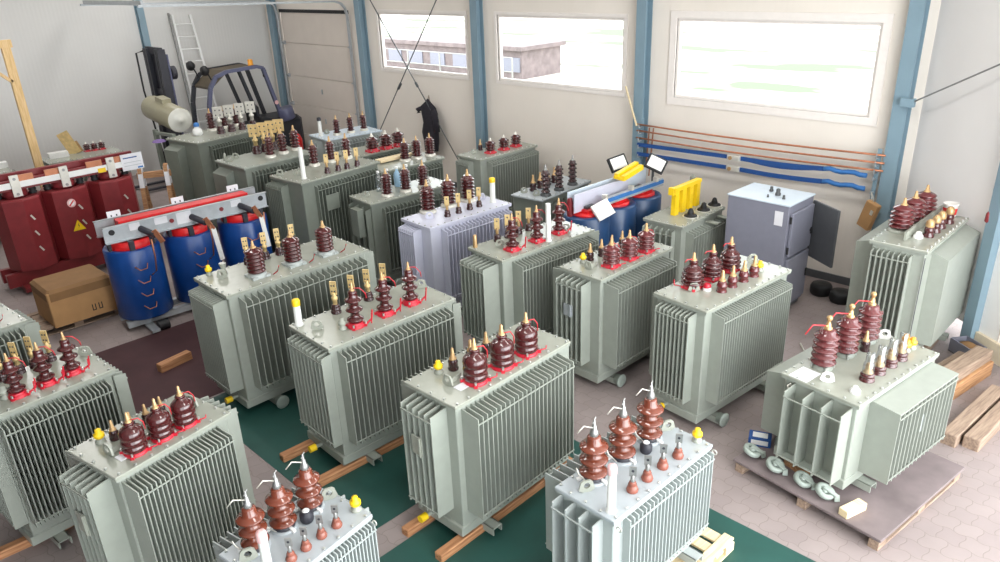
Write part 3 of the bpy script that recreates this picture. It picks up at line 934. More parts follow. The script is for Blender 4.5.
# M : lilac
t = transformer('pale lilac-white transformer in the middle with six-shed bushings and a yellow-capped tube', -8.631, 7.566, 87.3, 1.70, .75, 1.6,
                std(1.7, .75, -.56, .80, 20, .10, -.05, .33, 8, .11, .14, .33), 'lilac', 'lilac')
for px, py in ((-.37, .29), (.06, .29), (.47, .28)): hv('slim6', t, px, py, 1.6, 0, 1.15)
for px, py in ((-.30, -.12), (-.07, -.12), (.17, -.11), (.37, -.11)): lv('tallflag', t, px, py, 1.6, math.radians(-40), .95)
filler(t, .68, -.1, 1.6, .40, 'yellow', .045)
lug(t, -.56, .0, 1.6, math.radians(-40), 'lilac'); lug(t, .66, .16, 1.6, math.radians(-40), 'lilac')

# N
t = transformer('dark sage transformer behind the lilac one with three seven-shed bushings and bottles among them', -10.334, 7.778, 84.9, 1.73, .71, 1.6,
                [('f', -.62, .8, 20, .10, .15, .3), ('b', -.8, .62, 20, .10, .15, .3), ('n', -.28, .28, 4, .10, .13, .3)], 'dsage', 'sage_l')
for px, py in ((-.40, -.16), (-.01, -.15), (.36, -.16)): hv('slim7', t, px, py, 1.6)
lug(t, .52, -.05, 1.6, math.radians(-40), 'tin'); lug(t, -.7, .05, 1.6, math.radians(-40))
MB().box(-.12, 0, -.22, .02, -.24, .24, 'dsage').obj('terminal_box', t, (-.93, .0, 1.25))
a = math.radians(84.9)
for k, (px, col) in enumerate(((-.33, 'plast'), (-.14, 'plast'), (.06, 'bluec'), (.27, 'plast'))):
    X = -10.334 + px * math.cos(a) - .215 * math.sin(a); Y = 7.778 + px * math.sin(a) + .215 * math.cos(a)
    b = thing('bottle', ['leftmost clear plastic bottle on the dark transformer behind the lilac one', 'second clear plastic bottle in the row, left of the pale blue one',
                         'pale blue plastic bottle on the dark transformer behind the lilac one', 'clear plastic bottle right of the pale blue bottle'][k], 'bottle', (X, Y, 1.602), 0, 'plastic bottles on the dark transformer')
    MB().lathe([(.05, 0), (.062, .02), (.062, .20), (.05, .25), (.024, .29), (.024, .33)], col, n=14).obj('bottle_body', b)
    MB().lathe([(.028, .325), (.028, .36)], 'white', n=10).obj('bottle_cap', b)

# O, P, Q : back rows at the left
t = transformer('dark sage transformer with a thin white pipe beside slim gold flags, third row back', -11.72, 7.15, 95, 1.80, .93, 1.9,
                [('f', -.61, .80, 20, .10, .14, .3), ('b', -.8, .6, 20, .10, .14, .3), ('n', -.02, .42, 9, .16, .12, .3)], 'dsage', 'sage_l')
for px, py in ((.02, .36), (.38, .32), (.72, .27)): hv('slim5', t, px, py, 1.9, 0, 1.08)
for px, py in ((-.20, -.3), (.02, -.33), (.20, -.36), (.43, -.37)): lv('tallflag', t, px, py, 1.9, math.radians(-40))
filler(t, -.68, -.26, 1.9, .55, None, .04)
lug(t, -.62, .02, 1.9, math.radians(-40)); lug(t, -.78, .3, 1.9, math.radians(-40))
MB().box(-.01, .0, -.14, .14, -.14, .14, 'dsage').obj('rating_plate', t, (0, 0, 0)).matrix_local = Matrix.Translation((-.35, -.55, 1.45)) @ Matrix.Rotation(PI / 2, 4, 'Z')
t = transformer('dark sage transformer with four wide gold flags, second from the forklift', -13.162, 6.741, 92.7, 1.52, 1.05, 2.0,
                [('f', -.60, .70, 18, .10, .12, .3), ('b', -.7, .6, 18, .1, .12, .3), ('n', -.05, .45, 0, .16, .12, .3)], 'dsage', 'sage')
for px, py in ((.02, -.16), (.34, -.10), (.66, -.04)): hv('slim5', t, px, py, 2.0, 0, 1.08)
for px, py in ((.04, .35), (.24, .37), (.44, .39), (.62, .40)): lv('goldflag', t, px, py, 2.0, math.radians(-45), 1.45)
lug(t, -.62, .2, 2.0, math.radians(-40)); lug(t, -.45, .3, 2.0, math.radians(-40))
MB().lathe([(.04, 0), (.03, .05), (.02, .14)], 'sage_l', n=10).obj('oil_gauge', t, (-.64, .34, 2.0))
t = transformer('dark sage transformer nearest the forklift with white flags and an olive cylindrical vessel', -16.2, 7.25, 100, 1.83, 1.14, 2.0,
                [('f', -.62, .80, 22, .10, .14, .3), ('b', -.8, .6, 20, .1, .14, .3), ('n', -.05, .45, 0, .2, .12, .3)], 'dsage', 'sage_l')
for px, py in ((.10, .33), (.42, .30), (.74, .28)): hv('slim5', t, px, py, 2.0, 0, 1.1)
for px, py in ((-.02, -.17), (.24, -.2), (.50, -.24), (.76, -.28)): lv('tinflag', t, px, py, 2.0, math.radians(-45), 1.5)
lug(t, .6, -.4, 2.0, math.radians(-40))
# vessel lying across the near end
cv = MB().lathe([(.0, -.02), (.2, -.02), (.27, .02), (.28, .05), (.28, 1.45), (.27, 1.47)], 'olive', n=24, cap=False).lathe([(.27, 1.47), (.2, 1.485), (.06, 1.49), (.05, 1.52), (.0, 1.525)], 'tanke', n=24, cap=False)
cv.cyl((.2, 0, .3), (.36, 0, .3), .04, 'olive', 10).box(-.36, -.2, -.1, .1, .5, .9, 'olive')
cv = cv.obj('conservator_tank', t)
cv.matrix_local = Matrix.Rotation(-math.radians(100), 4, 'Z') @ Matrix.Translation((-18.40 + 16.2, 6.78 - 7.25, 2.42)) @ Matrix.Rotation(math.radians(96), 4, 'Y')
MB().box(-.78, -.70, .5, 1.25, 2.0, 2.06, 'dsage').box(-.78, -.70, 1.15, 1.25, 1.2, 2.1, 'dsage').obj('tank_bracket', t)

# R : by the window wall
t = transformer('sage transformer against the window wall with three short maroon bushings on red clamps', -11.107, 10.983, 88.6, 1.69, .73, 1.6,
                std(1.69, .73, -.58, .80, 20, .10, -.05, .33, 8, .09, .14, .3))
for px, py in ((-.30, -.09), (.08, -.10), (.46, -.08)): hv('short3', t, px, py, 1.6)
lv('small', t, -.25, .28, 1.6); lug(t, -.6, .1, 1.6, math.radians(-40))

# S : small dark one by the blue dry-type
t = transformer('low dark sage transformer left of the navy dry-type unit with tall slim dark bushings', -9.0, 10.30, 95, 1.6, .72, 1.3,
                [('f', -.6, .7, 14, .1, .15, .3), ('b', -.7, .6, 14, .1, .15, .3)], 'dsage', 'pale_l')
for px, py in ((-.50, -.22), (-.08, -.22), (.36, -.22)): hv('dark5', t, px, py, 1.3, 0, 1.08)
for px in (-.38, -.16, .08, .3): lv('small', t, px, .16, 1.3, 0, 1.3)
lug(t, -.62, -.1, 1.3, math.radians(-40)); lug(t, -.6, .2, 1.3, math.radians(-40))

# T : yellow covers
t = transformer('low sage transformer left of the grey cabinet with yellow channel covers standing on its lid', -6.252, 10.51, 90.3, 1.35, .75, 1.3,
                [('f', -.50, .62, 14, .14, .16, .3), ('b', -.6, .5, 14, .1, .16, .3), ('n', -.22, .33, 6, .10, .12, .3)])
for px in (-.14, .27, .62): lv('blackcone', t, px, -.19, 1.3)
MB().cyl((0, 0, 0), (0, 0, .45), .05, 'sage', 14).cyl((0, 0, .45), (0, 0, .48), .03, 'sage', 10).obj('filler_tube', t, (.56, .22, 1.3))
for k in range(2): MB().box(-.05, .05, -.52 - .06, -.36, 1.18, 1.2, 'sage_l').obj('bracket', t, (.1 + .35 * k, .0, 0))
yc = MB()
for k in range(4):
    x0 = -.28 + k * .22
    yc.box(x0, x0 + .11, .02, .032, .0, .40, 'yellow'); yc.box(x0, x0 + .012, .032, .10, .0, .40, 'yellow'); yc.box(x0 + .098, x0 + .11, .032, .10, .0, .40, 'yellow')
yc.box(-.34, .52, .02, .115, .40, .46, 'yellow'); yc.box(-.36, -.28, .02, .115, .36, .48, 'yellow')
tag(yc.obj('cover_rack', None, (-6.252, 10.51, 1.302), math.radians(90.3)), 'yellow rack of four channel covers standing on the low transformer', 'cover')

# O2, O3, U2 : far rows behind
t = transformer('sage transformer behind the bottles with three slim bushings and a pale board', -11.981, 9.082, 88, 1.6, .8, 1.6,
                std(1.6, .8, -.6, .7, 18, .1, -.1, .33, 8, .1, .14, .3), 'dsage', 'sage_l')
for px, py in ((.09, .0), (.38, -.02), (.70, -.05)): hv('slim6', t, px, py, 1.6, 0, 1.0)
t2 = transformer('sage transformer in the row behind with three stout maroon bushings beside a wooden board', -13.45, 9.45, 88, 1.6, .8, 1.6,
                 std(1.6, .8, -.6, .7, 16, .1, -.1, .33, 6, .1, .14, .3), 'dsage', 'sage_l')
for px, py in ((-.18, -.25), (.17, -.25), (.5, -.25)): hv('short3', t2, px, py, 1.6, 0, 1.25)
tag(MB().box(-.42, .42, -.10, .10, 0, .05, 'woodp').obj('wooden_board', None, (-12.22, 9.1, 1.622), math.radians(88)),
    'pale board lying on the lid between the slim and stout bushings', 'board')
t = transformer('pale blue-grey transformer at the back beside the garage door with a white pipe', -15.45, 10.1, 84, 1.5, .95, 1.6,
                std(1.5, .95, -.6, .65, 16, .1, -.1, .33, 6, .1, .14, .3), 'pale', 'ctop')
for px, py in ((-.28, -.1), (.08, -.12), (.44, -.12)): hv('slim5', t, px, py, 1.6, 0, 1.05)
filler(t, -.6, .12, 1.6, .42, 'charcoal', .045)
lug(t, -.4, .2, 1.6)

# Y : behind the red unit
t = transformer('low sage transformer behind the red dry-type unit with small dark bushings on its lid', -19.0, 5.2, 88, 1.6, .8, 1.5,
                std(1.6, .8, -.6, .7, 16, .1, -.1, .33, 6, .1, .14, .3))
for px, py in ((.2, .3), (.36, .28), (.52, .26)): hv('short3', t, px, py, 1.5, 0, .7)
MB().box(-.2, .2, -.1, .1, 0, .12, 'white').obj('terminal_box', t, (-.45, .2, 1.5))
MB().bar((-.05, .3, 1.5), (-.22, .40, 2.0), .03, .26, 'gold').bar((.02, .32, 1.5), (-.06, .36, 1.75), .03, .22, 'brass').obj('brass_plate', t)
t = transformer('low sage transformer at the far left behind the red unit, mostly hidden', -19.0, 2.9, 88, 1.6, .8, 1.5,
                std(1.6, .8, -.6, .7, 12, .1, -.1, .33, 6, .1, .14, .3))
MB().box(-.2, .2, -.1, .1, 0, .12, 'white').obj('terminal_box', t, (.60, .2, 1.5))
hv('dark5', t, .55, .3, 1.5, 0, .8); hv('dark5', t, .4, .3, 1.5, 0, .8)


# ------------------------------------------------------------------ dry-type transformers
def spiral_lead(a, b, bend, r=.012, m='copper'):
    a = Vector(a); b = Vector(b); c = (a + b) / 2 + Vector(bend)
    pts = []
    for i in range(9):
        q = i / 8
        pts.append(a * (1 - q) ** 2 + c * 2 * q * (1 - q) + b * q * q)
    return MB().tube(pts, r, m)


# V
t = thing('dry_type_transformer', 'bright blue three-coil dry-type transformer with grey clamp beams and red blocks at the left', 'transformer', (-12.0, 4.58, 0), math.radians(86.5))
for i, x in enumerate((-.92, 0, .92)):
    o = MB().lathe([(.30, .19), (.40, .19), (.415, .21), (.415, 1.33), (.40, 1.35), (.30, 1.35), (.30, .19)], 'blue', (x, 0, 0), 32, False).obj('coil', t)
    MB().lathe([(.22, 1.33), (.34, 1.33), (.345, 1.36), (.345, 1.47), (.22, 1.47), (.22, 1.33)], 'bred', (x, 0, 0), 28, False).obj('coil_ring', o)
    MB().box(x - .13, x + .13, -.13, .13, .17, 1.58, 'charcoal').obj('core_leg', t)
    for q in range(6):
        aa = q * PI / 3 + .3
        MB().cbox(x + .34 * math.cos(aa) - .04, x + .34 * math.cos(aa) + .04, .34 * math.sin(aa) - .04, .34 * math.sin(aa) + .04, 1.35, 1.5, 'charcoal', .006).obj('support_block', o)
    lead = MB()
    for q in range(4):
        z = 1.1 - q * .22
        lead.tube([(x - .12, -.41, z), (x - .06, -.46, z - .06), (x + .04, -.46, z - .05), (x + .07, -.42, z + .02)], .008, 'copper')
    lead.obj('winding_tap', o)
    MB().tube([(x + .16, -.58, 1.52), (x + .18, -.50, 1.2), (x + .16, -.48, .98), (x + .1, -.44, .92)], .012, 'copper').obj('lead_wire', t)
for yy in (-.2, .2):
    s = -1 if yy < 0 else 1
    mb = MB().box(-1.32, 1.32, yy, yy + s * .012, 1.50, 1.76, 'galv').box(-1.32, 1.32, yy, yy + s * .07, 1.50, 1.512, 'galv').box(-1.32, 1.32, yy, yy + s * .07, 1.748, 1.76, 'galv')
    for xx in (-1.2, 1.22): mb.cyl((xx, yy + s * .012, 1.66), (xx, yy + s * .022, 1.66), .045, 'black', 12)
    for xx in (-.3, .52): mb.cyl((xx, yy + s * .012, 1.63), (xx, yy + s * .026, 1.63), .036, 'wred', 10)
    mb.obj('clamp_beam', t)
    MB().box(-1.3, 1.3, yy - .05, yy + .05, .07, .17, 'galv').obj('base_channel', t)
MB().box(-1.05, 1.05, -.11, .11, 1.60, 1.772, 'bred').obj('core_yoke', t)
for i, x in enumerate((-.78, .02, .84)):
    mb = MB().cyl((x, -.21, 1.62), (x + .10, -.52, 1.56), .05, 'charcoal', 10)
    mb.obj('insulator_post', t)
    MB().bar((x + .10, -.52, 1.64), (x + .18, -.58, 1.44), .03, .075, 'copper').obj('bus_terminal', t)
for i, x in enumerate((.02, .84)):
    MB().bar((x + .18, -.585, 1.46), (x + .22, -.62, .92), .014, .075, 'white').obj('white_bus_sleeve', t)
for x in (-1.0, .0, .95):
    MB().box(x - .10, x + .10, .26, .27, 1.72, 1.86, 'paper').box(x - .05, x - .03, .255, .26, 1.77, 1.80, 'charcoal').box(x + .03, x + .05, .255, .26, 1.77, 1.80, 'charcoal').obj('phase_tag', t)
for x, s_ in ((-.86, .08), (-.10, .09), (.78, .09), (-.46, .10)):
    MB().box(x - s_, x + s_, -.216, -.213, 1.62, 1.73, 'paper').obj('phase_tag', t)
MB().box(-.22, .02, -.217, -.213, 1.54, 1.74, 'paper').obj('rating_plate', t)
for xx in (-1.0, 1.0):
    MB().box(xx - .06, xx + .06, -.62, .62, .03, .07, 'galv').obj('cross_channel', t)
    for yy in (-.52, .52):
        MB().cyl((xx + .065, yy, .085), (xx + .23, yy, .085), .085, 'black', 16).obj('wheel', t)

# W
t = thing('dry_type_transformer', 'dark red dry-type transformer with white busbar and faceted coils at the left edge', 'transformer', (-15.35, 3.75, 0), math.radians(90))
for i, x in enumerate((-.80, 0, .82)):
    o = MB().lathe([(.28, .38), (.42, .38), (.42, 1.60), (.40, 1.63), (.28, 1.63), (.28, .38)], 'wred', (x, 0, 0), 8, False, False).obj('coil', t)
    MB().lathe([(.0, 1.62), (.19, 1.62), (.2, 1.64), (.2, 1.74), (.18, 1.75), (0, 1.75)], 'wred', (x, 0, 0), 24, False).obj('coil_ring', o)
    mb = MB()
    for z in (1.30, 1.02, .74):
        mb.bar((x + .06, -.43, z + .045), (x + .11, -.43, z - .04), .02, .028, 'tin')
    mb.obj('winding_tap', o)
    for q in (-1, 1):
        MB().lathe([(.06, 1.63), (.07, 1.66), (.05, 1.68), (.07, 1.70), (.05, 1.74)], 'black', (x + q * .28, -.05, 0), 12).obj('support_block', o)
MB().box(-1.35, 1.35, .08, .16, 1.75, 2.0, 'wred').box(-1.35, 1.35, -.16, -.08, 1.75, 1.92, 'wred').obj('clamp_beam', t)
MB().box(-1.25, 1.05, -.24, -.22, 1.80, 1.90, 'white').obj('busbar', t)
for x in (-.80, .0, .82):
    MB().box(x - .07, x + .07, -.27, -.24, 1.66, 2.02, 'tin').cyl((x, -.285, 1.70), (x, -.27, 1.70), .025, 'steel', 8).cyl((x, -.285, 1.96), (x, -.27, 1.96), .025, 'steel', 8).obj('bus_terminal', t)
for x in (-.62, -.15, .55, .95): MB().box(x - .14, x + .14, -.2, -.17, 1.84, 2.0, 'copper').obj('copper_link', t)
MB().box(1.02, 1.42, -.25, -.235, 1.72, 2.02, 'paper').box(1.06, 1.32, -.253, -.25, 1.94, 1.96, 'strap').box(1.06, 1.38, -.253, -.25, 1.86, 1.87, 'galv').box(1.06, 1.38, -.253, -.25, 1.80, 1.81, 'galv').box(1.30, 1.40, -.253, -.25, 1.735, 1.765, 'strapl').obj('data_sheet', t)
MB().prism([(-.11, 0), (.11, 0), (0, .19)], -.002, .002, 'yellow', lambda x, y, z: (-.03 + x, -.432 + z, .90 + y)).prism([(-.012, .03), (.014, .09), (.002, .09), (.012, .14), (-.012, .085), (.0, .085)], -.004, -.002, 'black', lambda x, y, z: (-.03 + x, -.432 + z, .90 + y)).obj('warning_sign', t)
MB().cyl((-.05, -.432, 1.40), (-.05, -.428, 1.40), .075, 'pinkw', 18).cyl((-.05, -.434, 1.40), (-.05, -.432, 1.40), .05, 'white', 14).bar((-.09, -.436, 1.36), (-.01, -.436, 1.44), .004, .02, 'bred').obj('warning_sticker', t)
MB().box(.58, .72, -.245, -.24, 1.78, 1.86, 'yellow').obj('terminal_sticker', t)
for yy in (-.2, .2): MB().box(-1.35, 1.35, yy - .05, yy + .05, .12, .36, 'wred').obj('base_channel', t)
for xx in (-1.1, 1.1):
    MB().box(xx - .06, xx + .06, -.5, .5, .06, .14, 'wred').obj('cross_channel', t)

t.scale = (1, 1, 1.05)

# X
t = thing('dry_type_transformer', 'navy three-coil dry-type transformer at the back with a yellow part and lamps on top', 'transformer', (-7.33, 10.0, 0), math.radians(88))
for i, x in enumerate((-.72, 0, .72)):
    o = MB().lathe([(.22, .25), (.37, .25), (.38, .28), (.38, 1.36), (.365, 1.38), (.22, 1.38), (.22, .25)], 'navy', (x, 0, 0), 30, False).obj('coil', t)
    MB().lathe([(.15, 1.36), (.26, 1.36), (.26, 1.42), (.15, 1.42)], 'bred', (x, 0, 0), 24, False).obj('coil_ring', o)
    MB().cbox(x - .16, x + .16, -.16, .16, 1.38, 1.48, 'bred', .01).obj('support_block', o)
    MB().box(x - .1, x + .1, -.1, .1, .15, 1.52, 'dsteel').obj('core_leg', t)
    MB().lathe([(.05, 1.38), (.06, 1.5), (.045, 1.55), (.055, 1.6), (.04, 1.68)], 'wred', (x - .3, .1, 0), 12).obj('insulator_post', t)
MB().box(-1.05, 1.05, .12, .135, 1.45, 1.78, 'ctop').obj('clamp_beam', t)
MB().box(-1.05, .35, -.02, -.005, 1.45, 1.76, 'lilac').obj('barrier_board', t)
MB().box(-.55, 1.12, -.20, -.18, 1.50, 1.62, 'galv').box(-.55, 1.12, -.22, -.20, 1.53, 1.59, 'strapl').box(-.55, 1.12, -.22, -.10, 1.49, 1.50, 'galv').obj('front_rail', t)
for xx in (-.5, .2, .9): MB().box(xx - .03, xx + .03, -.24, -.16, 1.60, 1.68, 'tin').obj('rail_bracket', t)
for yy in (-.15, .15): MB().box(-1.05, 1.05, yy - .05, yy + .05, .06, .2, 'dsteel').obj('base_channel', t)
for xx in (-.85, .85): MB().box(xx - .05, xx + .05, -.35, .35, .0, .07, 'dsteel').obj('cross_channel', t)
MB().cbox(-.16, .16, -.03, .03, -.14, .14, 'bucketw', .01).obj('terminal_cover', t).matrix_local = Matrix.Translation((-.72, -.34, 1.50)) @ Matrix.Rotation(math.radians(-30), 4, 'Z') @ Matrix.Rotation(math.radians(-35), 4, 'X') @ Matrix.Rotation(math.radians(-22), 4, 'Y')
MB().cyl((.95, -.1, 1.5), (.95, -.1, 1.9), .02, 'dsteel', 8).cyl((1.08, 0, 1.5), (1.08, 0, 1.8), .02, 'dsteel', 8).obj('lead_wire', t)
yb = MB().bar((0, 0, 0), (.56, 0, .10), .08, .08, 'yellow').bar((.02, -.12, -.03), (.54, -.12, .07), .08, .08, 'yellow').bar((0, .04, -.02), (.02, -.16, -.04), .05, .05, 'yellow')
tag(yb.obj('yellow_frame', None, (-7.30, 10.0, 1.86), math.radians(88)), 'yellow double bar resting on top of the navy dry-type transformer', 'bar')
for k, (px, pz, rr, lb) in enumerate(((-7.56, 1.90, 20, 'left'), (-7.02, 1.90, -15, 'right'))):
    f = thing('floodlight', 'square white-faced lamp with a black frame, the %s one on the navy dry-type transformer' % lb, 'lamp', (px, 10.40 + .36 * k, pz + .06), math.radians(45 + rr))
    h_ = MB().cbox(-.17, .17, -.03, .04, -.13, .13, 'black', .012).obj('lamp_housing', f); h_.rotation_euler = (math.radians(-30), math.radians(25 if k else -12), 0)
    g_ = MB().box(-.135, .135, -.036, -.03, -.10, .10, 'white').obj('lamp_face', h_)
    MB().cyl((0, .05, -.16), (0, .02, 0), .02, 'black', 8).obj('lamp_bracket', f)

# U cabinet
t = thing('switch_cabinet', 'tall blue-grey steel cabinet with side doors near the right of the window wall', 'cabinet', (-4.921, 10.771, 0), math.radians(88.5))
Lc, Wc, Hc_ = .80, 1.00, 1.8
# local x toward the wall, local y toward the left
MB().cbox(-Lc / 2, Lc / 2, -Wc / 2, Wc / 2, .08, Hc_ - .02, 'cgrey', .006).obj('body', t)
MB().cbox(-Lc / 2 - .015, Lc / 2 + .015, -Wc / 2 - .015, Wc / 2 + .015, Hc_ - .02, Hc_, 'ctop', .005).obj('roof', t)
MB().box(-Lc / 2 + .03, Lc / 2 - .03, -Wc / 2 + .03, Wc / 2 - .03, 0, .08, 'cdark').obj('plinth', t)
dd = MB().cbox(-.34, .36, -Wc / 2 - .05, -Wc / 2 - .002, .98, 1.66, 'cgrey', .01).obj('door', t)
MB().cyl((.30, -Wc / 2 - .07, 1.25), (.30, -Wc / 2 - .05, 1.25), .02, 'black', 8).box(.28, .32, -Wc / 2 - .075, -Wc / 2 - .06, 1.2, 1.3, 'black').obj('handle', dd)
for z in (1.08, 1.56): MB().cyl((-.36, -Wc / 2 - .03, z - .05), (-.36, -Wc / 2 - .03, z + .05), .016, 'black', 8).obj('hinge', dd)
dd = MB().cbox(-.34, .36, -Wc / 2 - .05, -Wc / 2 - .002, .16, .93, 'cgrey', .01).obj('door', t)
MB().box(.28, .32, -Wc / 2 - .075, -Wc / 2 - .06, .5, .62, 'black').obj('handle', dd)
MB().box(-Lc / 2 - .004, -Lc / 2, -.42, -.29, 1.46, 1.68, 'paper').obj('data_sheet', t)
for (px, py, s_) in ((.12, .06, .9), (-.02, -.12, 1.2), (-.2, -.05, .5), (-.15, -.28, .7)):
    MB().lathe([(.035 * s_, 0), (.035 * s_, .03 * s_), (.026 * s_, .035 * s_), (.026 * s_, .08 * s_), (.01 * s_, .09 * s_)], 'dsteel', (px, py, Hc_), 10).obj('cable_gland', t)
MB().tube([(-.2, .5, 1.72), (-.2, .57, 1.72), (-.2, .58, 1.6), (-.2, .56, 1.35)], .03, 'black').obj('cable_elbow', t)
MB().cbox(0, .60, -.02, .02, .80, 1.70, 'cdark', .004).obj('open_door', t, (.41, -.51, 0), math.radians(-120))


# ------------------------------------------------------------------ things along the window wall
mbt = lambda: MB()
for k, (z0, z1, lb) in enumerate(((2.29, 2.32, 'top'), (2.17, 2.20, 'middle'), (2.03, 2.08, 'bottom'))):
    pts = [(-8.3 + 4.55 * i / 8, 12.0, z0 + (z1 - z0) * i / 8 - .03 * math.sin(PI * i / 8)) for i in range(9)]
    tag(MB().tube(pts, .017, 'copper', 8).obj('copper_rod'), 'long thin copper rod along the window wall, the %s of the three' % lb, 'rod', 'copper rods on the window wall')
for k, x in enumerate((-8.22, -3.86)):
    t = thing('wall_rack', 'steel bracket holding the %s ends of the copper rods and blue slings' % ('left' if k == 0 else 'right'), 'bracket', (x, 12.0, 0))
    for z in ((2.255, 2.135, 1.995, 1.86, 1.68) if k == 0 else (2.285, 2.165, 2.045, 1.94, 1.73)):
        MB().bar((0, -.06, z - .012), (0, .06, z - .012), .03, .012, 'galv').bar((0, -.06, z - .018), (0, -.06, z + .05), .03, .012, 'galv').obj('hook', t)
    MB().box(-.03, .03, .05, .07, 1.6, 2.4, 'column').obj('back_plate', t)
for k, (zl, zr, lb) in enumerate(((1.91, 1.99, 'upper'), (1.73, 1.78, 'lower'))):
    t = thing('ratchet_strap', 'blue lifting strap stretched along the window wall, the %s of the two' % lb, 'strap', (0, 0, 0), 0, 'blue straps on the window wall')
    pts = [(-8.25 + 2.0 * i / 4, 11.96, zl + (zr - zl) * .45 * i / 4) for i in range(5)]
    zm = pts[-1][2]; mb = MB()
    for p, q in zip(pts[:-1], pts[1:]): mb.bar(p, q, .02, .07, 'strap')
    mb.obj('strap_band', t)
    MB().cbox(-6.32, -6.08, 11.90, 11.99, zm - .04, zm + .05, 'tin', .01).cyl((-6.25, 11.88, zm), (-6.25, 12.0, zm), .035, 'brass', 10).obj('ratchet', t)
    n = 8; mb = MB(); pr = []
    for i in range(n + 1):
        q = i / n; pr.append((-6.08 + 1.45 * q, 11.96, zm + (zr - zm) * q - .02 * math.sin(PI * q)))
    for p, q in zip(pr[:-1], pr[1:]): mb.bar(p, q, .02, .075, 'strap')
    mb.obj('strap_band', t)
    if k == 0:
        mb = MB()
        for i in range(n):
            q = i / n; q2 = (i + 1) / n
            mb.bar((-6.08 + 1.45 * q, 11.98, zm + (zr - zm) * q - .07 * math.sin(PI * q)), (-6.08 + 1.45 * q2, 11.98, zm + (zr - zm) * q2 - .07 * math.sin(PI * q2)), .02, .05, 'strap')
        mb.obj('strap_band', t)
    mb = MB().tube([(-4.63 + .095 * i, 11.96 + .01 * (i % 2), zr + .015 * math.sin(i * 1.7)) for i in range(8)], .04, 'strapl', 8)
    mb.obj('sleeve', t)
tag(MB().bar((-8.52, 11.9, 3.0), (-8.24, 11.9, 2.28), .035, .02, 'woodp').obj('wooden_lath'), 'pale thin lath leaning on the column above the copper rods', 'lath')
for dx, lb in ((0, 'left'), (.09, 'right')):
    tag(MB().bar((-8.06 + dx, 12.07, 2.24), (-8.12 + dx, 12.07, 1.3), .03, .012, 'copper').obj('copper_strip'), 'copper strip hanging down from the rods at the column, the %s one of two' % lb, 'strip', 'hanging copper strips')
tc_ = thing('cardboard_piece', 'brown folded cardboard hanging on a wire at the corner column', 'cardboard', (-3.80, 11.86, 1.42), math.radians(-20))
MB().cbox(-.11, .11, -.05, .05, -.24, .2, 'card', .01).box(.03, .08, -.053, -.05, .02, .1, 'tin').obj('folded_card', tc_).rotation_euler = (0, math.radians(16), 0)
MB().tube([(.0, 0, .18), (-.03, .03, .27), (-.087, .064, .325)], .006, 'tin').tube([(.04, 0, .18), (-.01, .03, .28), (-.08, .064, .32)], .006, 'tin').obj('hanging_wire', tc_)
# coat
t = thing('coat', 'dark coat hanging on the wall below the left window', 'coat', (-14.62, 12.12, 0))
mb = MB(); secs = [(.02, 2.2, 0, .02), (.10, 2.12, 0, .06), (.28, 2.0, -.02, .09), (.30, 1.85, 0, .10), (.25, 1.6, .04, .11), (.30, 1.35, .04, .12), (.27, 1.15, .02, .11), (.24, .9, -.02, .10)]
vs = []; n = 14
for (r, z, dx, dy) in secs:
    for i in range(n):
        a = 2 * PI * i / n; rr = r * (1 + .12 * math.sin(3 * a + z * 7))
        vs.append((dx + rr * math.cos(a), -.06 + dy * math.sin(a), z))
fs = [(k * n + i, k * n + (i + 1) % n, (k + 1) * n + (i + 1) % n, (k + 1) * n + i) for k in range(len(secs) - 1) for i in range(n)]
mb.add(vs, fs, 'cloth', True); mb.obj('coat_body', t)
MB().tube([(.22, -.09, 1.95), (.33, -.12, 1.7), (.36, -.13, 1.42)], .075, 'cloth', 10).obj('sleeve', t)
MB().tube([(-.24, -.08, 1.95), (-.38, -.1, 1.9), (-.36, -.1, 1.82)], .06, 'cloth', 10).obj('collar', t)
MB().tube([(-.08, -.05, 2.05), (0, -.02, 2.28), (.06, -.05, 2.05)], .012, 'woodg').obj('hanger_loop', t)
# bracing rods
t = thing('wall_brace', 'thin steel cross brace in front of the left window', 'brace', (0, 0, 0))
MB().cyl((-16.95, 12.0, 5.0), (-13.4, 12.0, .65), .014, 'dsteel', 6).obj('rod', t)
MB().cyl((-13.62, 12.03, 5.0), (-17.1, 12.03, .7), .014, 'dsteel', 6).obj('rod', t)
MB().cyl((-15.62, 12.03, 2.50), (-15.74, 12.03, 2.36), .035, 'dsteel', 8).obj('turnbuckle', t)
MB().cyl((-14.98, 12.0, 2.58), (-14.9, 12.0, 2.48), .03, 'dsteel', 8).obj('turnbuckle', t)
t = thing('wall_brace', 'single steel brace rod rising to the right from the corner column', 'brace', (0, 0, 0))
a_ = Vector((-3.50, 11.98, 3.15)); b_ = Vector(RW0 + rd * 3.4) + Vector((-.07, -.1, 4.75))
MB().cyl(a_, b_, .012, 'steel', 6).obj('rod', t)
MB().box(-3.66, -3.47, 11.94, 12.03, 3.08, 3.2, 'column').obj('anchor_plate', t)
# red handle on a cord by the right column
q_ = RW0 + rd * 1.72
t = thing('pull_switch', 'small red handle hanging on a cord from a white bracket on the right wall column', 'switch', (q_.x, q_.y - .1, 0))
MB().bar((-.02, 0, 2.26), (.2, .09, 2.30), .03, .03, 'white').obj('bracket', t)
MB().tube([(.1, -.02, 2.27), (.05, -.03, 2.1), (.02, -.03, 1.96)], .008, 'tin').obj('cord', t)
MB().lathe([(.02, 0), (.035, .02), (.03, .12), (.015, .15)], 'wred', n=10).obj('handle', t, (.01, -.03, 1.82))

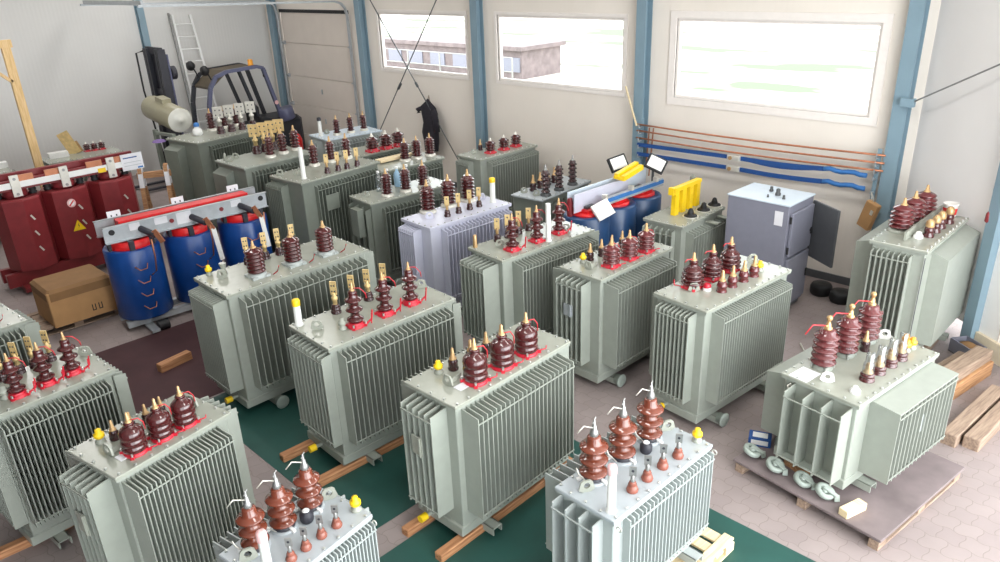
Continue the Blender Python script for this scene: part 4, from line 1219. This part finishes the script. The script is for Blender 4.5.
# ladder
t = thing('ladder', 'aluminium ladder leaning on the left wall behind the forklift', 'ladder', (0, 0, 0))
P0 = Vector((-21.7, 9.25, 0)); P1 = Vector((-22.28, 9.28, 4.25)); Q0 = Vector((-21.7, 9.98, 0)); Q1 = Vector((-22.28, 9.80, 4.22))
for a_, b_ in ((P0, P1), (Q0, Q1)): MB().bar(a_, b_, .06, .09, 'white', (1, 0, 0)).obj('rail', t)
MB().bar(P0 + Vector((0, -.09, 0)), P1 + Vector((0, -.09, .05)), .04, .08, 'steel', (1, 0, 0)).obj('rail', t)
for i in range(12):
    q = .06 + i * .08
    MB().cyl(P0.lerp(P1, q), Q0.lerp(Q1, q), .024, 'white', 8).obj('rung', t)

# ------------------------------------------------------------------ forklift (faces -Y)
t = thing('forklift', 'dark blue-grey forklift with overhead guard and black mast by the left wall', 'forklift', (-20.4, 9.8, 0))
def pipe(pts, wd, ht, m, name):
    mb = MB()
    for p, q in zip(pts[:-1], pts[1:]): mb.bar(p, q, wd, ht, m, (1, 0, 0))
    return mb.obj(name, t)
for sx, m in ((-.5, 'forkd'), (.5, 'forkm')):
    pipe([(sx, -1.05, 1.2), (sx, -.98, 2.0), (sx, -.86, 2.45), (sx, -.66, 2.72), (sx, -.35, 2.82), (sx, .55, 2.86), (sx, .74, 2.80), (sx, 1.12, 1.3)], .09, .11, m, 'guard_post')
for sx in (-.42, .42): pipe([(sx, .05, 2.8), (sx, .42, 1.5)], .06, .13, 'forkd', 'rear_strut')
mb = MB()
mb.add([(-.5, -.86, 2.46), (.5, -.86, 2.46), (.5, -.35, 2.84), (-.5, -.35, 2.84), (.46, .55, 2.88), (-.46, .55, 2.88), (-.5, -.86, 2.40), (.5, -.86, 2.40), (.5, -.35, 2.78), (-.5, -.35, 2.78), (.46, .55, 2.82), (-.46, .55, 2.82)],
       [(0, 1, 2, 3), (3, 2, 4, 5), (6, 9, 8, 7), (9, 11, 10, 8), (0, 6, 7, 1), (5, 4, 10, 11), (0, 3, 9, 6), (3, 5, 11, 9), (1, 7, 8, 2), (2, 8, 10, 4)], 'roofb')
mb.obj('guard_roof', t)
for sx, zz in ((-.42, 2.98), (.40, 2.90)):
    MB().lathe([(.0, -.09), (.1, -.09), (.13, -.03), (.13, .03), (.06, .1), (0, .1)], 'black', (sx, -.88, zz), 14, False, True, (0, 1, 0)).cyl((sx, -.85, zz), (sx, -.72, zz - .32), .02, 'black', 6).obj('work_lamp', t)
MB().lathe([(.08, 2.88), (.08, 2.91), (.07, 2.92), (.07, 3.03), (.04, 3.05)], 'orange', (.3, .5, 0), 14).obj('beacon', t)
MB().cbox(.42, .52, .74, .84, 2.55, 2.75, 'black', .02).obj('rear_lamp', t)
MB().cyl((.552, .98, 1.82), (.558, .98, 1.82), .06, 'pinkw', 14).obj('round_sticker', t)
MB().cbox(-.58, .58, -1.15, .7, .35, 1.15, 'forkm', .05).obj('chassis', t)
MB().cbox(-.60, .60, .7, 1.75, .35, 1.38, 'forkd', .12).obj('counterweight', t)
MB().cbox(-.32, .32, -.1, .5, 1.15, 1.3, 'black', .04).cbox(-.32, .32, .40, .55, 1.3, 1.78, 'black', .05).obj('seat', t)
MB().lathe([(.17, -.02), (.2, 0), (.17, .02), (.15, 0), (.17, -.02)], 'black', (0, -.5, 1.6), 18, False, True, (0, .5, .85)).cyl((0, -.5, 1.6), (0, -.7, 1.1), .03, 'black', 8).obj('steering_wheel', t)
MB().lathe([(.22, 0), (.23, .03), (.23, .3), (.2, .34)], 'forkm', (.50, 1.30, 1.30), 18, True, True, (0, -.25, 1)).obj('gas_bottle', t)
for sx in (-1, 1):
    for yy, r in ((-.9, .36), (1.1, .3)):
        MB().lathe([(.12, -.14), (r * .9, -.14), (r, -.1), (r, .1), (r * .9, .14), (.12, .14)], 'black', (sx * .52, yy, r), 22, True, True, (1, 0, 0)).obj('wheel', t)
mast = MB()
for sx in (-.42, -.28, .28, .42): mast.box(sx - .05, sx + .05, -2.05, -1.85, .1, 3.55, 'forkd' if abs(sx) < .3 else 'charcoal')
for z in (.5, 1.4, 2.4, 3.45): mast.box(-.45, .45, -1.98, -1.90, z, z + .14, 'charcoal')
mast.box(-.25, .25, -1.93, -1.90, .2, 3.4, 'forkd')
mo = mast.obj('mast', t)
MB().cbox(.20, .48, -1.84, -1.80, 1.2, 3.42, 'forkm', .004).obj('mast_guard', mo)
MB().cyl((.36, -1.78, 2.95), (.36, -1.66, 2.95), .17, 'charcoal', 18).box(.22, .46, -1.80, -1.795, 3.24, 3.34, 'white').obj('hose_reel', mo)
mo2 = MB().tube([(-.3, -2.1, 3.5), (-.4, -2.25, 3.45), (-.42, -2.25, 2.5), (-.2, -2.2, 1.0), (-.1, -2.15, .4)], .025, 'black', 6).obj('hose', mo)
MB().box(-.5, .5, -2.18, -2.08, .3, .85, 'charcoal').obj('carriage', mo)
for sx in (-.3, .3): MB().box(sx - .06, sx + .06, -2.24, -2.18, .05, .8, 'charcoal').box(sx - .06, sx + .06, -3.1, -2.18, .05, .1, 'charcoal').obj('fork', mo)

# purple cloth and white jar on Q
red = MB().lathe([(.13, 0), (.15, .02), (.15, .85), (.10, .98), (.04, 1.02), (.04, 1.08)], 'bred', n=18)
tag(red.obj('gas_cylinder', None, (-19.05, 10.80, 0)), 'bright red cylinder standing on the floor behind the forklift tail', 'cylinder')
tag(MB().lathe([(0, .05), (.08, .045), (.12, .03), (.15, 0)], 'purple', n=14, cap=False).obj('cloth', None, (-16.86, 6.20, 1.90), .4), 'purple cloth lying on the near end of the transformer beside the forklift', 'cloth')
t = thing('spray_bottle', 'small white and blue bottle on the transformer nearest the forklift', 'bottle', (-16.3, 6.85, 2.002))
MB().lathe([(.09, 0), (.11, .03), (.1, .12), (.05, .16), (.05, .2)], 'white', n=14).obj('bottle_body', t)
MB().lathe([(.06, .19), (.06, .25), (.03, .27)], 'strapl', n=10).obj('bottle_cap', t)

# ------------------------------------------------------------------ wood, boxes, pallets
pallet('weathered pallet with a grey plywood top under the transformer at the right', -2.11, 7.18, 81.9, 1.68, 1.60, 'woodg', 'ply')
for k, (x, y, r, lb) in enumerate(((-1.77, 6.44, 12, 'near right corner'), (-2.46, 6.72, 100, 'near left corner'))):
    tag(MB().cbox(-.05, .05, -.14, .14, 0, .08, 'woodp' if k == 0 else 'woodo', .005).obj('wood_block', None, (x, y, .151), math.radians(r - 30)), 'short wood block under the %s of the transformer on the pallet' % lb, 'block')
def caster(x, y, r, label):
    t = thing('caster_wheel', label, 'wheel', (x, y, .152), math.radians(r), 'loose caster wheels on the pallet')
    ax = (.35, .1, 1)
    MB().lathe([(.055, -.025), (.085, -.028), (.098, -.02), (.098, .02), (.085, .028), (.055, .025), (.055, -.025)], 'cgreen', (0, 0, .07), 22, False, True, ax).obj('wheel_rim', t)
    MB().lathe([(.0, -.03), (.03, -.03), (.03, .03), (.0, .03)], 'cgreen', (0, 0, .07), 12, False, True, ax).bar((-.056, 0, .088), (.056, 0, .052), .03, .02, 'cgreen').obj('hub', t)
    MB().bar((-.01, .0, .115), (.12, .02, .07), .045, .014, 'cgreen').bar((.11, .03, .075), (.125, .02, .01), .05, .014, 'cgreen').obj('fork', t)


for x, y, r, lb in ((-2.92, 6.62, 10, 'grey caster wheel on the pallet, farthest left of the row'), (-2.62, 6.55, -20, 'grey caster wheel on the pallet, second from the left'),
                    (-2.30, 6.51, -15, 'grey caster wheel on the pallet, third from the left'), (-2.06, 6.475, -10, 'grey caster wheel on the pallet, nearest the transformer base')):
    caster(x, y, r, lb)
bx = thing('small_box', 'small blue and white carton on the pallet behind the caster wheels', 'box', (-2.97, 6.90, .152), .4)
MB().cbox(-.12, .12, -.08, .08, 0, .1, 'strap', .004).box(-.09, .09, -.081, -.08, .02, .08, 'white').box(-.08, .08, -.05, .05, .1, .101, 'white').obj('carton', bx)

def beam(x, y, r, L, w_, h_, m, label, z=0, name='wooden_beam'):
    return tag(MB().cbox(-L / 2, L / 2, -w_ / 2, w_ / 2, 0, h_, m, .008).obj(name, None, (x, y, z), math.radians(r)), label, 'beam')
beam(-4.42, 4.35, 91, 2.0, .10, .085, 'woodb', 'wooden beam on the right under the front centre transformer', .006)
beam(-4.93, 4.35, 91, 2.0, .10, .085, 'woodb', 'wooden beam on the left under the front centre transformer')
beam(-6.20, 4.2, 88, 2.1, .10, .085, 'woodb', 'wooden beam on the right under the transformer with the yellow-capped white tube', .006)
beam(-6.90, 4.2, 88, 2.1, .10, .085, 'woodb', 'wooden beam on the left under the transformer with the yellow-capped white tube', .006)
beam(-7.62, 1.35, 88, 2.0, .10, .085, 'woodb', 'wooden beam under the transformer cut by the left edge')
beam(-1.41, 9.20, 84.5, 1.5, .17, .15, 'woodg', 'heavy weathered timber on the floor at the right edge, the left one of the pair', 0, 'timber')
beam(-1.20, 9.28, 84.5, 1.5, .17, .15, 'woodg', 'heavy weathered timber on the floor at the right edge, the right one of the pair', 0, 'timber')
beam(-1.72, 10.02, 80, 1.0, .20, .20, 'woodo', 'orange-brown squared timber, lower one of the stack by the right wall', 0, 'timber')
beam(-1.95, 10.02, 80, 1.0, .20, .20, 'woodg', 'weathered timber lying left in the stack by the right wall', 0, 'timber')
beam(-1.76, 10.04, 80, 1.0, .20, .14, 'woodg', 'weathered timber lying on top of the stack by the right wall', .201, 'timber')
t = thing('basin', 'dark shallow tub of scrap beside the foot of the right wall column', 'tub', (-1.93, 10.86, 0), ra)
MB().box(-.18, .18, -.13, .13, 0, .015, 'cdark').box(-.18, -.165, -.13, .13, .015, .2, 'cgrey').box(.165, .18, -.13, .13, .015, .2, 'cgrey').box(-.165, .165, -.13, -.115, .015, .2, 'cgrey').box(-.165, .165, .115, .13, .015, .2, 'cgrey').obj('tub', t)
MB().lathe([(.13, .02), (.13, .15), (.06, .19), (0, .2)], 'cardd', n=10, cap=False).obj('scrap', t)

beam(-2.98, 10.46, 90, 1.6, .14, .097, 'woodg', 'timber under the left side of the transformer at the right wall', 0, 'timber')
beam(-2.40, 10.46, 90, 1.6, .14, .097, 'woodg', 'timber under the right side of the transformer at the right wall', 0, 'timber')
# dark bundles by the cabinet and things on the floor behind K
for k, (x, y, lb) in enumerate(((-4.28, 11.62, 'first'), (-3.92, 11.52, 'second'), (-3.56, 11.42, 'third'))):
    tag(MB().lathe([(.05, 0), (.15, 0), (.17, .04), (.17, .14), (.15, .18), (.05, .18)], 'black', n=18).obj('rubber_roller', None, (x, y, .0)), 'black round rubber pad on the floor right of the cabinet, %s from the cabinet' % lb, 'pad')
beam(-3.35, 8.95, 50, .9, .1, .09, 'woodo', 'orange wooden batten on the floor behind the right transformer')
tag(MB().cyl((-3.75, 9.7, .02), (-3.35, 9.15, .02), .012, 'tin', 6).obj('metal_rod'), 'thin pale rod lying on the dark floor in front of the cabinet', 'rod')

# cardboard box on its pallet
pallet('dull wooden pallet under the cardboard box', -13.16, 2.80, 90, 1.4, .86, 'woodg')
t = thing('cardboard_box', 'large brown cardboard box with dark arrow marks beside the blue transformer', 'box', (-13.02, 2.91, .145), math.radians(91))
MB().cbox(-.49, .49, -.42, .42, 0, .58, 'card', .012).obj('carton', t)
MB().cbox(-.495, .495, -.425, .425, .44, .62, 'cardd', .05).obj('box_lid', t)
mb = MB()
for dx in (.10, .20):
    mb.box(dx, dx + .015, -.424, -.42, .10, .21, 'black'); mb.box(dx + .045, dx + .06, -.424, -.42, .10, .21, 'black'); mb.box(dx, dx + .06, -.424, -.42, .10, .115, 'black')
mb.obj('printed_mark', t)
tag(MB().tube([(-13.5, 1.35, .055), (-13.3, 1.6, .055), (-13.0, 1.8, .055)], .05, 'charcoal', 10).obj('black_hose'), 'short black hose against the left side of the cardboard box', 'hose')

# wooden trestle behind the blue unit
t = thing('sawhorse', 'orange-brown wooden trestle between the red and dark transformers', 'trestle', (-15.95, 5.62, 0), math.radians(62))
MB().cbox(-.33, .33, -.05, .05, 1.38, 1.50, 'woodo', .006).obj('top_beam', t)
for sx in (-.25, .25):
    for sy in (-1, 1):
        l_ = MB().bar((sx, sy * .03, 1.62), (sx * 1.05, sy * .46, .0), .1, .08, 'woodo', (1, 0, 0)).obj('leg', t)
        MB().bar((sx, sy * .03, 1.60), (sx * 1.01, sy * .14, 1.20), .108, .088, 'paper', (1, 0, 0)).obj('plastic_wrap', l_)
# timber frame at far left
t = thing('timber_gallows', 'tall pale timber post with a crossbar at the far left', 'frame', (-17.8, 4.0, 0))
MB().cbox(-.05, .05, -.08, .08, 0, 4.05, 'woodz', .006).obj('post', t)
MB().cbox(-.05, .05, -.9, .12, 4.05, 4.2, 'woodz', .006).obj('crossbar', t)
MB().bar((0, -.05, 3.4), (0, -.7, 4.05), .06, .1, 'woodz', (1, 0, 0)).obj('knee_brace', t)
# wood offcut on the maroon mat
beam(-10.2, 3.3, 100, .5, .12, .12, 'woodb', 'short wooden offcut on the maroon mat beside the blue transformer', .006)
